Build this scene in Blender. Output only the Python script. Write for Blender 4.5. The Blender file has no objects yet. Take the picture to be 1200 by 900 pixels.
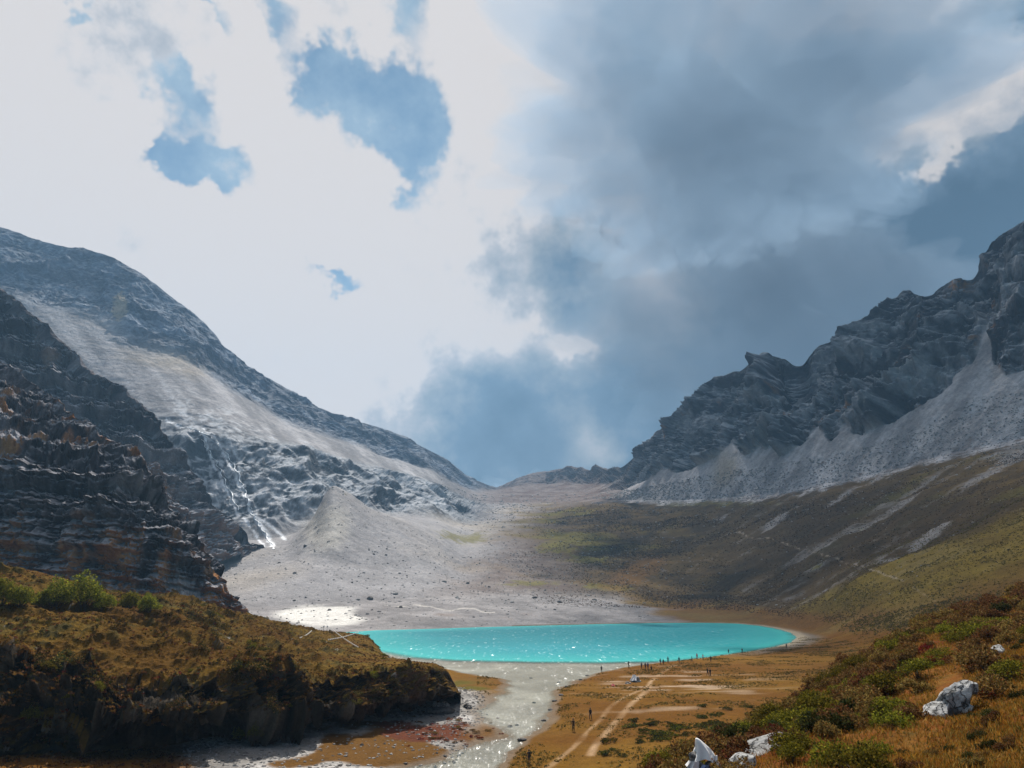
import bpy, bmesh, math, random
import numpy as np
from concurrent.futures import ThreadPoolExecutor
from mathutils import Vector, Matrix
random.seed(7)
RNG = np.random.default_rng(7)
R = math.radians
scene = bpy.context.scene
COL = scene.collection

# ------------------------------------------------------------------ camera, exposure
H = 20.0            # eye height above the lake
PITCH = R(16.0)
F = 867.0           # focal length in pixels of a 1200 px wide frame
cam_d = bpy.data.cameras.new('camera')
cam = bpy.data.objects.new('camera', cam_d)
COL.objects.link(cam)
cam.location = (0, 0, H)
cam.rotation_euler = (math.pi / 2 + PITCH, 0, 0)
cam_d.sensor_width = 36
cam_d.lens = F * 36 / 1200
cam_d.clip_start = 0.5
cam_d.clip_end = 20000
scene.camera = cam
vs = scene.view_settings
vs.view_transform = 'Standard'
vs.look = 'None'
vs.gamma = 1
vs.exposure = 0.70
vs.use_curve_mapping = False
scene.cycles.use_denoising = True
scene.cycles.volume_bounces = 1
scene.cycles.max_bounces = 4
scene.cycles.diffuse_bounces = 1
scene.cycles.glossy_bounces = 2
scene.cycles.transmission_bounces = 3
scene.cycles.transparent_max_bounces = 8
scene.cycles.sample_clamp_direct = 12
scene.cycles.sample_clamp_indirect = 4

CP, SP = math.cos(PITCH), math.sin(PITCH)
def unz(px, py, d):                     # height of the point seen at that pixel, d metres ahead
    u = (450 - np.asarray(py, float)) / F
    return H + d * (u * CP + SP) / (CP - u * SP)
def dz(px, py, z):                      # distance ahead at which that pixel's ray reaches height z
    u = (450 - py) / F
    return (z - H) * (CP - u * SP) / (u * CP + SP)
def xof(px, d, z):
    return (px - 600) / F * (d * CP + (z - H) * SP)
def to_px(X, Y, Z):
    dep = Y * CP + (Z - H) * SP
    up = -Y * SP + (Z - H) * CP
    return 600 + F * X / dep, 450 - F * up / dep
def azel(px, py):
    u = (450 - py) / F; r = (px - 600) / F
    v = Vector((r, CP - u * SP, SP + u * CP)).normalized()
    return math.atan2(v.x, v.y), math.asin(v.z)

# ------------------------------------------------------------------ sun and sky
SUN_AZ, SUN_EL = R(-1), R(51)
sdir = Vector((math.sin(SUN_AZ) * math.cos(SUN_EL), math.cos(SUN_AZ) * math.cos(SUN_EL), math.sin(SUN_EL)))
sun_d = bpy.data.lights.new('sun', 'SUN')
sun_d.energy = 5.0
sun_d.angle = R(0.6)
sun_d.color = (1.0, 0.945, 0.86)
sun = bpy.data.objects.new('sun', sun_d)
COL.objects.link(sun)
sun.rotation_euler = (-sdir).to_track_quat('-Z', 'Y').to_euler()

class NT:
    def __init__(s, tree):
        s.t = tree; s.n = tree.nodes; s.l = tree.links
    def node(s, kind, **kw):
        n = s.n.new(kind)
        for k, v in kw.items():
            setattr(n, k, v)
        return n
    def put(s, sock, v):
        if isinstance(v, bpy.types.NodeSocket):
            s.l.new(v, sock)
        else:
            sock.default_value = v
    def m(s, op, a, b=None, c=None, clamp=False):
        n = s.n.new('ShaderNodeMath'); n.operation = op; n.use_clamp = clamp
        s.put(n.inputs[0], a)
        if b is not None: s.put(n.inputs[1], b)
        if c is not None: s.put(n.inputs[2], c)
        return n.outputs[0]
    def v(s, op, a, b=None, c=None):
        n = s.n.new('ShaderNodeVectorMath'); n.operation = op
        s.put(n.inputs[0], a)
        if c is not None: s.put(n.inputs[2], c)
        if b is not None: s.put(n.inputs[1], b)
        return n.outputs['Value'] if op in ('LENGTH', 'DOT_PRODUCT') else n.outputs[0]
    def mix(s, f, a, b, blend='MIX'):
        n = s.n.new('ShaderNodeMix'); n.data_type = 'RGBA'; n.blend_type = blend
        n.clamp_factor = True
        s.put(n.inputs[0], f)
        s.put(n.inputs[6], a if isinstance(a, bpy.types.NodeSocket) else tuple(a) + (1,) * (4 - len(a)))
        s.put(n.inputs[7], b if isinstance(b, bpy.types.NodeSocket) else tuple(b) + (1,) * (4 - len(b)))
        return n.outputs[2]
    def noise(s, vec, scale, detail=4, rough=0.55, dist=0.0, col=False):
        n = s.n.new('ShaderNodeTexNoise')
        s.put(n.inputs['Vector'], vec)
        n.inputs['Scale'].default_value = scale
        n.inputs['Detail'].default_value = detail
        n.inputs['Roughness'].default_value = rough
        n.inputs['Distortion'].default_value = dist
        return n.outputs['Color' if col else 'Fac']
    def ss(s, x, a, b):                 # smoothstep
        n = s.n.new('ShaderNodeMapRange'); n.interpolation_type = 'SMOOTHSTEP'
        s.put(n.inputs[0], x); n.inputs[1].default_value = a; n.inputs[2].default_value = b
        return n.outputs[0]

def build_world():
    w = bpy.data.worlds.new('World'); scene.world = w; w.use_nodes = True
    w.node_tree.nodes.clear()
    T = NT(w.node_tree)
    D = T.node('ShaderNodeTexCoord').outputs['Generated']
    sep = T.node('ShaderNodeSeparateXYZ'); T.l.new(D, sep.inputs[0])
    dx, dy, dz_ = sep.outputs
    az = T.m('ARCTAN2', dx, dy); el = T.m('ARCSINE', dz_)
    wc = T.noise(D, 6.0, 2, 0.6, col=True)                    # billowy warp
    wv = T.v('SUBTRACT', wc, (0.5, 0.5, 0.5))
    wf = T.noise(D, 22.0, 3, 0.62, col=True)
    wfv = T.v('SUBTRACT', wf, (0.5, 0.5, 0.5))
    cmb = T.node('ShaderNodeCombineXYZ'); T.l.new(az, cmb.inputs[0]); T.l.new(el, cmb.inputs[1])
    A0 = cmb.outputs[0]
    def warp(a, b):
        x = T.v('ADD', A0, T.v('MULTIPLY', wv, (a, a, 0)))
        return T.v('ADD', x, T.v('MULTIPLY', wfv, (b, b, 0)))
    Asoft = warp(0.12, 0.05); Ahole = warp(0.09, 0.10)
    def blob(A, px, py, sx, sy, amp):
        a, e = azel(px, py)
        q = T.v('MULTIPLY_ADD', A, (F / sx, F / sy, 0), (-a * F / sx, -e * F / sy, 0))
        g = T.m('POWER', math.exp(-1), T.v('DOT_PRODUCT', q, q))
        return g, amp
    def blobs(A, lst):
        s = 0.0
        for b in lst:
            g, amp = blob(A, *b)
            s = T.m('MULTIPLY_ADD', g, amp, s)
        return s
    sky = T.node('ShaderNodeTexSky'); sky.sky_type = 'NISHITA'; sky.sun_disc = False
    sky.sun_elevation = SUN_EL; sky.sun_rotation = SUN_AZ
    sky.altitude = 4200; sky.air_density = 1.0; sky.dust_density = 0.6; sky.ozone_density = 1.5
    skyc = T.mix(1.0, sky.outputs[0], (0.066, 0.108, 0.104), 'MULTIPLY')   # the Nishita sky at about 0.1
    # --- cloud cover: dense, bright towards the sun, broken blue elsewhere
    sund = T.v('DOT_PRODUCT', D, tuple(sdir))
    n1 = T.noise(D, 3.4, 4, 0.58); n2 = T.noise(D, 11.0, 5, 0.62)
    cover = T.ss(T.m('MULTIPLY_ADD', T.ss(sund, 0.10, 0.72), 0.40, n1), 0.54, 0.68)
    near = T.ss(sund, 0.0, 0.62)
    wht = T.mix(near, (0.26, 0.30, 0.36), (0.74, 0.695, 0.675))
    n2c = T.m('SUBTRACT', n2, 0.5)
    # blue holes in the white
    hl = blobs(Ahole, [
        (205, 108, 46, 34, 1.1), (185, 72, 18, 18, 0.45), (232, 190, 60, 26, 1.3), (182, 172, 24, 18, 0.55),
        (440, 115, 95, 48, 1.3), (495, 170, 40, 62, 1.2), (370, 75, 50, 26, 0.8), (318, 20, 30, 22, 0.8),
        (402, 328, 40, 13, 0.95), (490, 12, 30, 34, 0.8), (225, 0, 46, 10, 0.9), (100, 5, 14, 16, 0.8),
        (320, 370, 26, 26, 0.42)])
    hole = T.ss(T.m('MULTIPLY_ADD', n2c, 1.1, hl), 0.40, 0.90)
    veil = T.ss(T.m('MULTIPLY_ADD', n1, 0.5, T.m('MULTIPLY', n2, 0.5)), 0.36, 0.62)
    blue = T.mix(T.m('MULTIPLY_ADD', veil, 0.5, 0.25), skyc, (0.47, 0.60, 0.70))
    c = T.mix(hole, wht, blue)
    # the heavy blue-grey bank over the right-hand peaks and the pass
    dk = blobs(Asoft, [
        (950, 310, 190, 130, 0.62), (850, 150, 120, 130, 0.46), (1050, 230, 110, 90, 0.22), (1200, 320, 150, 110, 0.50),
        (880, 450, 170, 80, 0.45), (560, 500, 110, 70, 0.66), (700, 470, 130, 90, 0.34), (650, 310, 90, 45, 0.42),
        (560, 430, 70, 40, 0.20), (745, 60, 50, 100, 0.36), (950, 40, 26, 60, 0.42), (1010, 90, 140, 50, 0.30),
        (760, 550, 150, 50, 0.40), (1320, 200, 170, 190, 0.60), (1190, 30, 70, 34, 0.40), (600, 590, 120, 40, 0.5), (715, 360, 60, 70, 0.22), (930, 300, 80, 70, 0.25)])
    br = blobs(Asoft, [
        (1150, 95, 40, 44, 0.8), (1060, 145, 46, 32, 0.75), (1110, 170, 50, 22, 0.35), (672, 408, 24, 14, 0.6),
        (775, 360, 60, 60, 0.30), (690, 525, 46, 22, 0.35), (1010, 0, 80, 20, 0.8), (900, 0, 36, 22, 0.6), (600, 375, 50, 30, .25)])
    dm = T.m('MULTIPLY_ADD', n2c, 0.95, T.m('MULTIPLY_ADD', br, -0.85, T.m('MULTIPLY_ADD', T.m('SUBTRACT', n1, 0.5), 0.75, dk)))
    ramp = T.node('ShaderNodeValToRGB'); T.l.new(dm, ramp.inputs[0])
    cr = ramp.color_ramp
    pts = [(0.10, (0.69, 0.68, 0.69)), (0.26, (0.50, 0.52, 0.56)), (0.44, (0.31, 0.375, 0.44)),
           (0.66, (0.155, 0.245, 0.345)), (1.0, (0.088, 0.158, 0.235))]
    cr.elements[0].position, cr.elements[1].position = pts[0][0], pts[-1][0]
    cr.elements[0].color = pts[0][1] + (1,); cr.elements[1].color = pts[-1][1] + (1,)
    for p, col in pts[1:-1]:
        e = cr.elements.new(p); e.color = col + (1,)
    darkm = T.ss(dm, 0.08, 0.26)
    c = T.mix(darkm, c, ramp.outputs[0])
    pf = blobs(Ahole, [(1155, 92, 42, 40, 1.2), (1135, 135, 50, 26, .9), (1062, 142, 44, 30, 1.2), (1100, 165, 50, 18, .7), (1195, 120, 26, 30, .8)])
    puff = T.ss(T.m('MULTIPLY_ADD', n2c, 1.0, pf), 0.30, 0.85)
    c = T.mix(T.m('MULTIPLY', puff, 0.92), c, T.mix(T.ss(n2, .35, .62), (0.42, 0.46, 0.52), (0.72, 0.69, 0.68)))
    c = T.mix(cover, skyc, c)
    # below the horizon: dull ground tone
    c = T.mix(T.ss(dz_, -0.06, 0.0), (0.10, 0.09, 0.08), c)
    bg = T.node('ShaderNodeBackground'); T.l.new(c, bg.inputs[0]); bg.inputs[1].default_value = 0.635
    out = T.node('ShaderNodeOutputWorld'); T.l.new(bg.outputs[0], out.inputs[0])
    w.cycles.sampling_method = 'MANUAL'; w.cycles.sample_map_resolution = 256
build_world()

# ------------------------------------------------------------------ numpy noise
_perm = RNG.permutation(256).astype(np.int32); _perm = np.concatenate([_perm, _perm, _perm])
_g = RNG.normal(size=(256, 3)); _g /= np.linalg.norm(_g, axis=1)[:, None]; _g = _g.astype(np.float32)
_gx, _gy, _gz = [np.ascontiguousarray(_g[:, i]) for i in range(3)]
_POOL = ThreadPoolExecutor(4)
def _pn(P):                                 # gradient noise, about -1..1
    P = P.astype(np.float32); I = np.floor(P).astype(np.int32); f = P - I; I &= 255
    u = f * f * f * (f * (f * 6 - 15) + 10)
    res = np.zeros(len(P), np.float32)
    ix, iy, iz = I[:, 0], I[:, 1], I[:, 2]
    for cx in (0, 1):
        wx = u[:, 0] if cx else 1 - u[:, 0]; fx = f[:, 0] - cx
        a = _perm[ix + cx]
        for cy in (0, 1):
            wxy = wx * (u[:, 1] if cy else 1 - u[:, 1]); fy = f[:, 1] - cy
            b = _perm[a + iy + cy] + iz
            for cz in (0, 1):
                wz = u[:, 2] if cz else 1 - u[:, 2]
                h = _perm[b + cz]
                res += wxy * wz * (_gx[h] * fx + _gy[h] * fy + _gz[h] * (f[:, 2] - cz))
    return res * 1.6
def pn(P):
    if len(P) < 40000: return _pn(P)
    return np.concatenate(list(_POOL.map(_pn, np.array_split(P, max(4, len(P) // 40000)))))
def fbm(P, scale, octs=4, gain=0.5, lac=2.03, st=(1, 1, 1), seed=0):
    Q = P * (np.array(st, np.float32) * scale) + 17.3 * seed + 100
    Q = Q.astype(np.float32); out = 0; a = 1.0; tot = 0
    for i in range(octs):
        out = out + a * pn(Q); tot += a; a *= gain; Q = Q * lac + 5.1
    return out / tot
def ridged(P, scale, octs=4, gain=0.55, st=(1, 1, 1), seed=0):
    Q = P * (np.array(st, np.float32) * scale) + 11.7 * seed + 100
    out = 0; a = 1.0; tot = 0; w = 1.0
    for i in range(octs):
        n = 1 - np.abs(pn(Q)) * 1.3; n = np.clip(n, 0, 1) ** 2
        out = out + a * n * w; tot += a; w = np.clip(n * 1.4, 0, 1); a *= gain; Q = Q * 2.07 + 3.3
    return out / tot
def h2(a, b, seed):
    v = np.sin(a * 127.1 + b * 311.7 + seed * 74.7) * 43758.5453
    return v - np.floor(v)
def blocks(P, sx, sz, seed):                # jointed, bedded rock: each block set in or out by its own amount
    u = P[:, 0] + 0.6 * P[:, 1] + fbm(P, 0.35 / sx, 2, seed=seed) * sx * .6
    z = P[:, 2] + 0.10 * P[:, 0] + fbm(P, 0.2 / sx, 2, seed=seed + 1) * sz * .8
    iz = np.floor(z / sz); w = sx * (0.6 + 0.9 * h2(iz, 0 * iz, seed))
    ix = np.floor(u / w + 7.3 * h2(iz, 0 * iz + 3, seed))
    return h2(ix, iz, seed) - .5
def sst(x, a, b):
    t = np.clip((x - a) / (b - a), 0, 1); return t * t * (3 - 2 * t)
def lerp(a, b, w):
    a = np.asarray(a); b = np.asarray(b); w = np.asarray(w)
    if w.ndim == 1 and ((a.ndim and a.shape[-1] == 3) or (b.ndim and b.shape[-1] == 3)): w = w[:, None]
    return a + (b - a) * w
def pchip(x, y, q):
    x = np.asarray(x, float); y = np.asarray(y, float); q = np.asarray(q, float)
    h = np.diff(x); s = np.diff(y) / h
    m = np.zeros_like(y); m[0] = s[0]; m[-1] = s[-1]
    for i in range(1, len(x) - 1):
        if s[i - 1] * s[i] > 0:
            w1 = 2 * h[i] + h[i - 1]; w2 = h[i] + 2 * h[i - 1]
            m[i] = (w1 + w2) / (w1 / s[i - 1] + w2 / s[i])
    k = np.clip(np.searchsorted(x, q) - 1, 0, len(h) - 1)
    t = np.clip((q - x[k]) / h[k], 0, 1)
    h00 = 2 * t**3 - 3 * t**2 + 1; h10 = t**3 - 2 * t**2 + t; h01 = -2 * t**3 + 3 * t**2; h11 = t**3 - t**2
    return h00 * y[k] + h10 * h[k] * m[k] + h01 * y[k + 1] + h11 * h[k] * m[k + 1]

# ------------------------------------------------------------------ lofted terrain
class Loft:
    """rows: list of knot lists (px, py, 'd'|'z', value); counts: rows between them"""
    def __init__(s, rows, counts, px0, px1, ncol, back=(), smooth=0, lo=None, hi=None):
        px = np.linspace(px0, px1, ncol)                # fine columns in view, coarse ones beyond
        if lo is not None: px = np.concatenate([np.linspace(lo, px0, 46)[:-1], px])
        if hi is not None: px = np.concatenate([px, np.linspace(px1, hi, 61)[1:]])
        D, Z = [], []
        for row in rows:
            row = sorted(row)
            kx = [k[0] for k in row]; kd = []; kz = []
            for (x, y, mode, v) in row:
                if mode == 'd': d = v; z = float(unz(x, y, d))
                elif mode == 'z': z = v; d = float(dz(x, y, z))
                else: d, z = v                      # ('w', (d, z))
                kd.append(d); kz.append(z)
            D.append(pchip(kx, kd, px)); Z.append(pchip(kx, kz, px))
        for (dd, zz) in back:
            D.append(D[-1] + dd); Z.append(Z[-1] + zz)
        D = np.array(D); Z = np.array(Z)
        t = [0.0]
        for i, c in enumerate(counts):
            t += list(i + (np.arange(c) + 1) / c)
        t = np.array(t); i0 = np.minimum(t.astype(int), len(D) - 2); fr = (t - i0)[:, None]
        s.D = D[i0] * (1 - fr) + D[i0 + 1] * fr
        s.Z = Z[i0] * (1 - fr) + Z[i0 + 1] * fr
        for _ in range(smooth):
            for A in (s.D, s.Z):
                A[1:-1] = 0.25 * A[:-2] + 0.5 * A[1:-1] + 0.25 * A[2:]
        s.PX = np.broadcast_to(px, s.D.shape).copy()
        s.X = xof(s.PX, s.D, s.Z)
        s.T = np.broadcast_to(t[:, None], s.D.shape).copy()
        s.shape = s.D.shape
        s.P = np.stack([s.X, s.D, s.Z], -1).reshape(-1, 3)
        s.px = s.PX.ravel(); s.t = s.T.ravel()
        s.py = to_px(s.P[:, 0], s.P[:, 1], s.P[:, 2])[1]
        s.P0 = s.P.copy()
    def normals(s):
        G = s.P.reshape(s.shape + (3,))
        du = np.gradient(G, axis=1); dv = np.gradient(G, axis=0)
        n = np.cross(du, dv).reshape(-1, 3)
        n /= np.linalg.norm(n, axis=1)[:, None] + 1e-9
        return n
    def mesh(s, name, mat, col, facemask=None, kind='structure', flat=False):
        nr, nc = s.shape
        idx = np.arange(nr * nc).reshape(nr, nc)
        q = np.stack([idx[:-1, :-1], idx[:-1, 1:], idx[1:, 1:], idx[1:, :-1]], -1).reshape(-1, 4)
        if facemask is not None: q = q[facemask[:-1, :-1].ravel()]
        use, inv = np.unique(q, return_inverse=True)
        o = grid_mesh(name, s.P[use], inv.reshape(-1, 4), mat, col[use] if col is not None else None, None if flat else s.normals()[use])
        if flat: o.data.polygons.foreach_set('use_smooth', np.zeros(len(o.data.polygons), bool))
        o['kind'] = kind
        return o
def grid_mesh(name, V, Q, mat, col=None, nrm=None):
    me = bpy.data.meshes.new(name)
    me.vertices.add(len(V)); me.vertices.foreach_set('co', np.ascontiguousarray(V, np.float32).ravel())
    k = Q.shape[1]
    me.loops.add(Q.size); me.loops.foreach_set('vertex_index', Q.ravel().astype(np.int32))
    me.polygons.add(len(Q)); me.polygons.foreach_set('loop_start', np.arange(0, Q.size, k, dtype=np.int32))
    me.update(calc_edges=True)
    me.polygons.foreach_set('use_smooth', np.ones(len(Q), bool))
    if col is not None:
        a = me.attributes.new('albedo', 'FLOAT_COLOR', 'POINT')
        c4 = np.ones((len(V), 4), np.float32); c4[:, :3] = np.clip(col, 0, 1)
        a.data.foreach_set('color', c4.ravel())
    if nrm is not None:
        me.normals_split_custom_set_from_vertices(np.ascontiguousarray(nrm, np.float32))
    me.materials.append(mat)
    o = bpy.data.objects.new(name, me); COL.objects.link(o)
    return o

# ------------------------------------------------------------------ materials
def mat_ground(name, scales, amp, bump, bscale, rough=1.0, spec=0.03, att=True, base=None, bdetail=5):
    m = bpy.data.materials.new(name); m.use_nodes = True; T = NT(m.node_tree)
    b = m.node_tree.nodes['Principled BSDF']
    pos = T.node('ShaderNodeNewGeometry').outputs['Position']
    if att:
        a = T.node('ShaderNodeAttribute'); a.attribute_name = 'albedo'; c = a.outputs['Color']
    else:
        c = T.mix(0.0, base, base)
    for i, sc in enumerate(scales):
        n = T.noise(pos, sc, 6, 0.75)
        f = T.m('ADD', T.m('MULTIPLY', T.m('SUBTRACT', n, 0.5), amp[i] * 2.4), 1.0)
        f = T.m('MAXIMUM', f, 0.12)
        cb = T.node('ShaderNodeCombineColor')
        for k in range(3): T.l.new(f, cb.inputs[k])
        c = T.mix(1.0, c, cb.outputs[0], 'MULTIPLY')
    T.l.new(c, b.inputs['Base Color'])
    b.inputs['Roughness'].default_value = rough
    b.inputs['Specular IOR Level'].default_value = spec
    if bump:
        h = T.noise(pos, bscale, bdetail, 0.75)
        bp = T.node('ShaderNodeBump'); bp.inputs['Strength'].default_value = 1.0
        bp.inputs['Distance'].default_value = bump
        T.l.new(h, bp.inputs['Height']); T.l.new(bp.outputs[0], b.inputs['Normal'])
    return m
M_far = mat_ground('mountain_rock_and_scree', [0.03, 0.16], [0.35, 0.6], 3.0, 0.08, bdetail=8)
M_heath = mat_ground('slope_heath', [0.05, 0.3, 1.2], [0.35, 0.5, 0.5], 1.2, 0.25, bdetail=7)
M_cliff = mat_ground('cliff_rock', [0.12, 0.6], [0.4, 0.6], 1.6, 0.35)
M_near = mat_ground('turf_and_gravel', [0.35, 2.2], [0.35, 0.6], 0.35, 1.6)
M_hill = mat_ground('heath_turf', [0.4, 2.6], [0.4, 0.7], 0.4, 1.4)
M_fore = mat_ground('fore_turf', [0.7, 7.0], [0.4, 0.7], 0.12, 6.0)

def z_(lst, z): return [(x, y, 'z', z) for x, y in lst]
def blobm(px, py, cx, cy, sx, sy, rot=0.0):
    a = R(rot); u = (px - cx) * math.cos(a) + (py - cy) * math.sin(a); v = -(px - cx) * math.sin(a) + (py - cy) * math.cos(a)
    return np.exp(-(u / sx) ** 2 - (v / sy) ** 2)
def sdpoly(x, y, poly):                         # signed distance, inside negative
    d = np.full(x.shape, 1e18); ins = np.zeros(x.shape, bool); n = len(poly)
    for i in range(n):
        ax, ay = poly[i]; bx, by = poly[(i + 1) % n]
        ex, ey = bx - ax, by - ay; wx, wy = x - ax, y - ay
        t = np.clip((wx * ex + wy * ey) / (ex * ex + ey * ey + 1e-12), 0, 1)
        d = np.minimum(d, (wx - ex * t) ** 2 + (wy - ey * t) ** 2)
        c = ((ay > y) != (by > y)) & (x < (bx - ax) * (y - ay) / (by - ay + 1e-12) + ax)
        ins ^= c
    d = np.sqrt(d)
    return np.where(ins, -d, d)
def distline(x, y, pl):
    d = np.full(x.shape, 1e18)
    for (ax, ay), (bx, by) in zip(pl[:-1], pl[1:]):
        ex, ey = bx - ax, by - ay; wx, wy = x - ax, y - ay
        t = np.clip((wx * ex + wy * ey) / (ex * ex + ey * ey + 1e-12), 0, 1)
        d = np.minimum(d, (wx - ex * t) ** 2 + (wy - ey * t) ** 2)
    return np.sqrt(d)

def gw(px, py, z=0.0):                          # pixel -> ground x, y at height z
    d = dz(px, py, z); return (xof(px, d, z), d)
def water_z(d):                                 # lake level, then the outlet stream falling towards us
    return np.where(d > 170, 0.0, -1.6 * sst(170 - d, 0, 95))

# ---- the valley: meadow, lake basin, gravel floor, moraine, both mountain sides
rows = [
    [(-180, 940, 'z', 2.0), (60, 940, 'z', 1.2), (250, 940, 'z', -0.6), (600, 940, 'z', -0.9), (800, 940, 'z', 0.4), (1380, 940, 'z', 0.6)],
    [(-180, 865, 'z', 2.0), (60, 865, 'z', 1.2), (250, 865, 'z', 0.2), (600, 865, 'z', 0.1), (800, 865, 'z', 0.9), (1000, 865, 'z', 1.5), (1380, 865, 'z', 2.0)],
    [(-180, 800, 'z', 0.8), (600, 800, 'z', 0.6), (900, 800, 'z', 1.0), (1100, 800, 'z', 3.0), (1380, 800, 'z', 5.0)],
    [(-180, 770, 'z', 0.8), (600, 770, 'z', 0.7), (900, 770, 'z', 0.9), (1000, 768, 'z', 2.5), (1100, 770, 'z', 5.0), (1380, 770, 'z', 9.0)],
    [(-180, 755, 'z', 0.8), (600, 753, 'z', 0.8), (900, 752, 'z', 0.8), (960, 752, 'z', 1.2), (1040, 752, 'z', 4.5), (1100, 754, 'd', 250), (1200, 755, 'd', 205), (1380, 755, 'd', 165)],
    [(-180, 742, 'z', 0.8), (400, 737.5, 'z', 0.8), (500, 735.2, 'z', 0.8), (620, 731.8, 'z', 0.8), (700, 729.8, 'z', 0.8), (800, 727.8, 'z', 0.8), (860, 727.8, 'z', 0.8),
     (920, 733, 'z', 1.0), (970, 738, 'd', 400), (1040, 735, 'd', 320), (1100, 735, 'd', 280), (1200, 735, 'd', 240), (1380, 738, 'd', 190)],
    [(-180, 715, 'd', 600), (300, 712, 'd', 620), (400, 706, 'd', 640), (500, 700, 'd', 680), (600, 697, 'd', 740), (700, 701, 'd', 760), (780, 706, 'd', 770),
     (850, 708, 'd', 710), (910, 716, 'd', 600), (960, 722, 'd', 480), (1040, 716, 'd', 370), (1100, 706, 'd', 330), (1200, 688, 'd', 290), (1380, 655, 'd', 230)],
    [(-180, 690, 'd', 700), (200, 690, 'd', 720), (300, 672, 'd', 730), (350, 665, 'd', 740), (400, 662, 'd', 760), (500, 668, 'd', 790), (600, 674, 'd', 870), (700, 668, 'd', 920),
     (800, 682, 'd', 890), (900, 701, 'd', 690), (960, 700, 'd', 550), (1000, 688, 'd', 480), (1100, 652, 'd', 440), (1200, 606, 'd', 430), (1380, 520, 'd', 400)],
    [(-180, 650, 'd', 850), (200, 655, 'd', 850), (300, 645, 'd', 860), (335, 640, 'd', 880), (365, 608, 'd', 900), (391, 568, 'd', 920), (408, 576, 'd', 925), (432, 593, 'd', 935), (480, 614, 'd', 955),
     (520, 632, 'd', 970), (560, 645, 'd', 1000), (620, 645, 'd', 1050), (700, 640, 'd', 1080), (800, 655, 'd', 990), (900, 667, 'd', 830), (1000, 643, 'd', 660), (1100, 606, 'd', 620), (1200, 565, 'd', 600), (1380, 485, 'd', 560)],
    [(-180, 620, 'd', 1000), (250, 628, 'd', 980), (300, 633, 'd', 990), (340, 627, 'd', 1010), (394, 605, 'd', 1080), (450, 605, 'd', 1180), (500, 608, 'd', 1230), (560, 612, 'd', 1350),
     (620, 612, 'd', 1400), (700, 610, 'd', 1350), (800, 618, 'd', 1210), (900, 616, 'd', 1040), (1000, 597, 'd', 890), (1100, 566, 'd', 820), (1200, 538, 'd', 780), (1380, 455, 'd', 730)],
    [(-180, 480, 'd', 1180), (100, 500, 'd', 1170), (200, 508, 'd', 1130), (260, 513, 'd', 1130), (300, 518, 'd', 1160), (350, 528, 'd', 1230), (395, 543, 'd', 1300), (450, 556, 'd', 1450), (500, 566, 'd', 1620), (560, 586, 'd', 1900),
     (620, 588, 'd', 2000), (700, 585, 'd', 1800), (800, 586, 'd', 1500), (900, 578, 'd', 1260), (1000, 560, 'd', 1100), (1100, 535, 'd', 980), (1200, 512, 'd', 900), (1380, 420, 'd', 830)],
    [(-180, 330, 'd', 1500), (0, 345, 'd', 1500), (100, 375, 'd', 1480), (165, 405, 'd', 1450), (220, 425, 'd', 1450), (290, 468, 'd', 1480), (350, 500, 'd', 1520), (400, 516, 'd', 1590), (450, 534, 'd', 1720), (500, 549, 'd', 1880),
     (560, 575, 'd', 2200), (620, 575, 'd', 2350), (680, 575, 'd', 2250), (740, 568, 'd', 1850), (800, 547, 'd', 1570), (860, 530, 'd', 1400), (900, 526, 'd', 1320), (960, 512, 'd', 1220), (1000, 506, 'd', 1160),
     (1050, 488, 'd', 1090), (1100, 462, 'd', 1040), (1150, 430, 'd', 1010), (1200, 425, 'd', 960), (1380, 340, 'd', 880)],
    [(-180, 205, 'd', 1850), (-60, 250, 'd', 1800), (0, 266, 'd', 1770), (60, 284, 'd', 1740), (130, 299, 'd', 1700), (150, 311, 'd', 1680), (200, 346, 'd', 1650), (240, 380, 'd', 1650), (280, 422, 'd', 1680), (330, 453, 'd', 1750), (400, 488, 'd', 1880),
     (440, 498, 'd', 1960), (470, 511, 'd', 2040), (520, 536, 'd', 2250), (555, 561, 'd', 2500), (580, 570, 'd', 2700), (600, 563, 'd', 2800), (630, 553, 'd', 2800), (662, 548, 'd', 2750), (700, 551, 'd', 2550), (730, 546, 'd', 2300),
     (750, 529, 'd', 2100), (775, 501, 'd', 1900), (800, 476, 'd', 1780), (830, 449, 'd', 1680), (870, 429, 'd', 1560), (895, 416, 'd', 1500), (920, 417, 'd', 1460), (936, 424, 'd', 1450), (950, 410, 'd', 1420), (985, 388, 'd', 1370), (1010, 370, 'd', 1330),
     (1040, 353, 'd', 1290), (1065, 338, 'd', 1260), (1083, 343, 'd', 1250), (1100, 333, 'd', 1230), (1125, 322, 'd', 1200), (1136, 324, 'd', 1200), (1147, 294, 'd', 1190), (1160, 280, 'd', 1170), (1200, 256, 'd', 1130), (1380, 160, 'd', 1050)],
]
counts = [40, 46, 26, 24, 40, 56, 48, 62, 48, 84, 120, 190, 10, 8]
V = Loft(rows, counts, -30, 1235, 850, back=((220, -130), (500, -80)), smooth=2, lo=-420, hi=1900)
NRM0 = V.normals(); P = V.P; px, t = V.px, V.t

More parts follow.
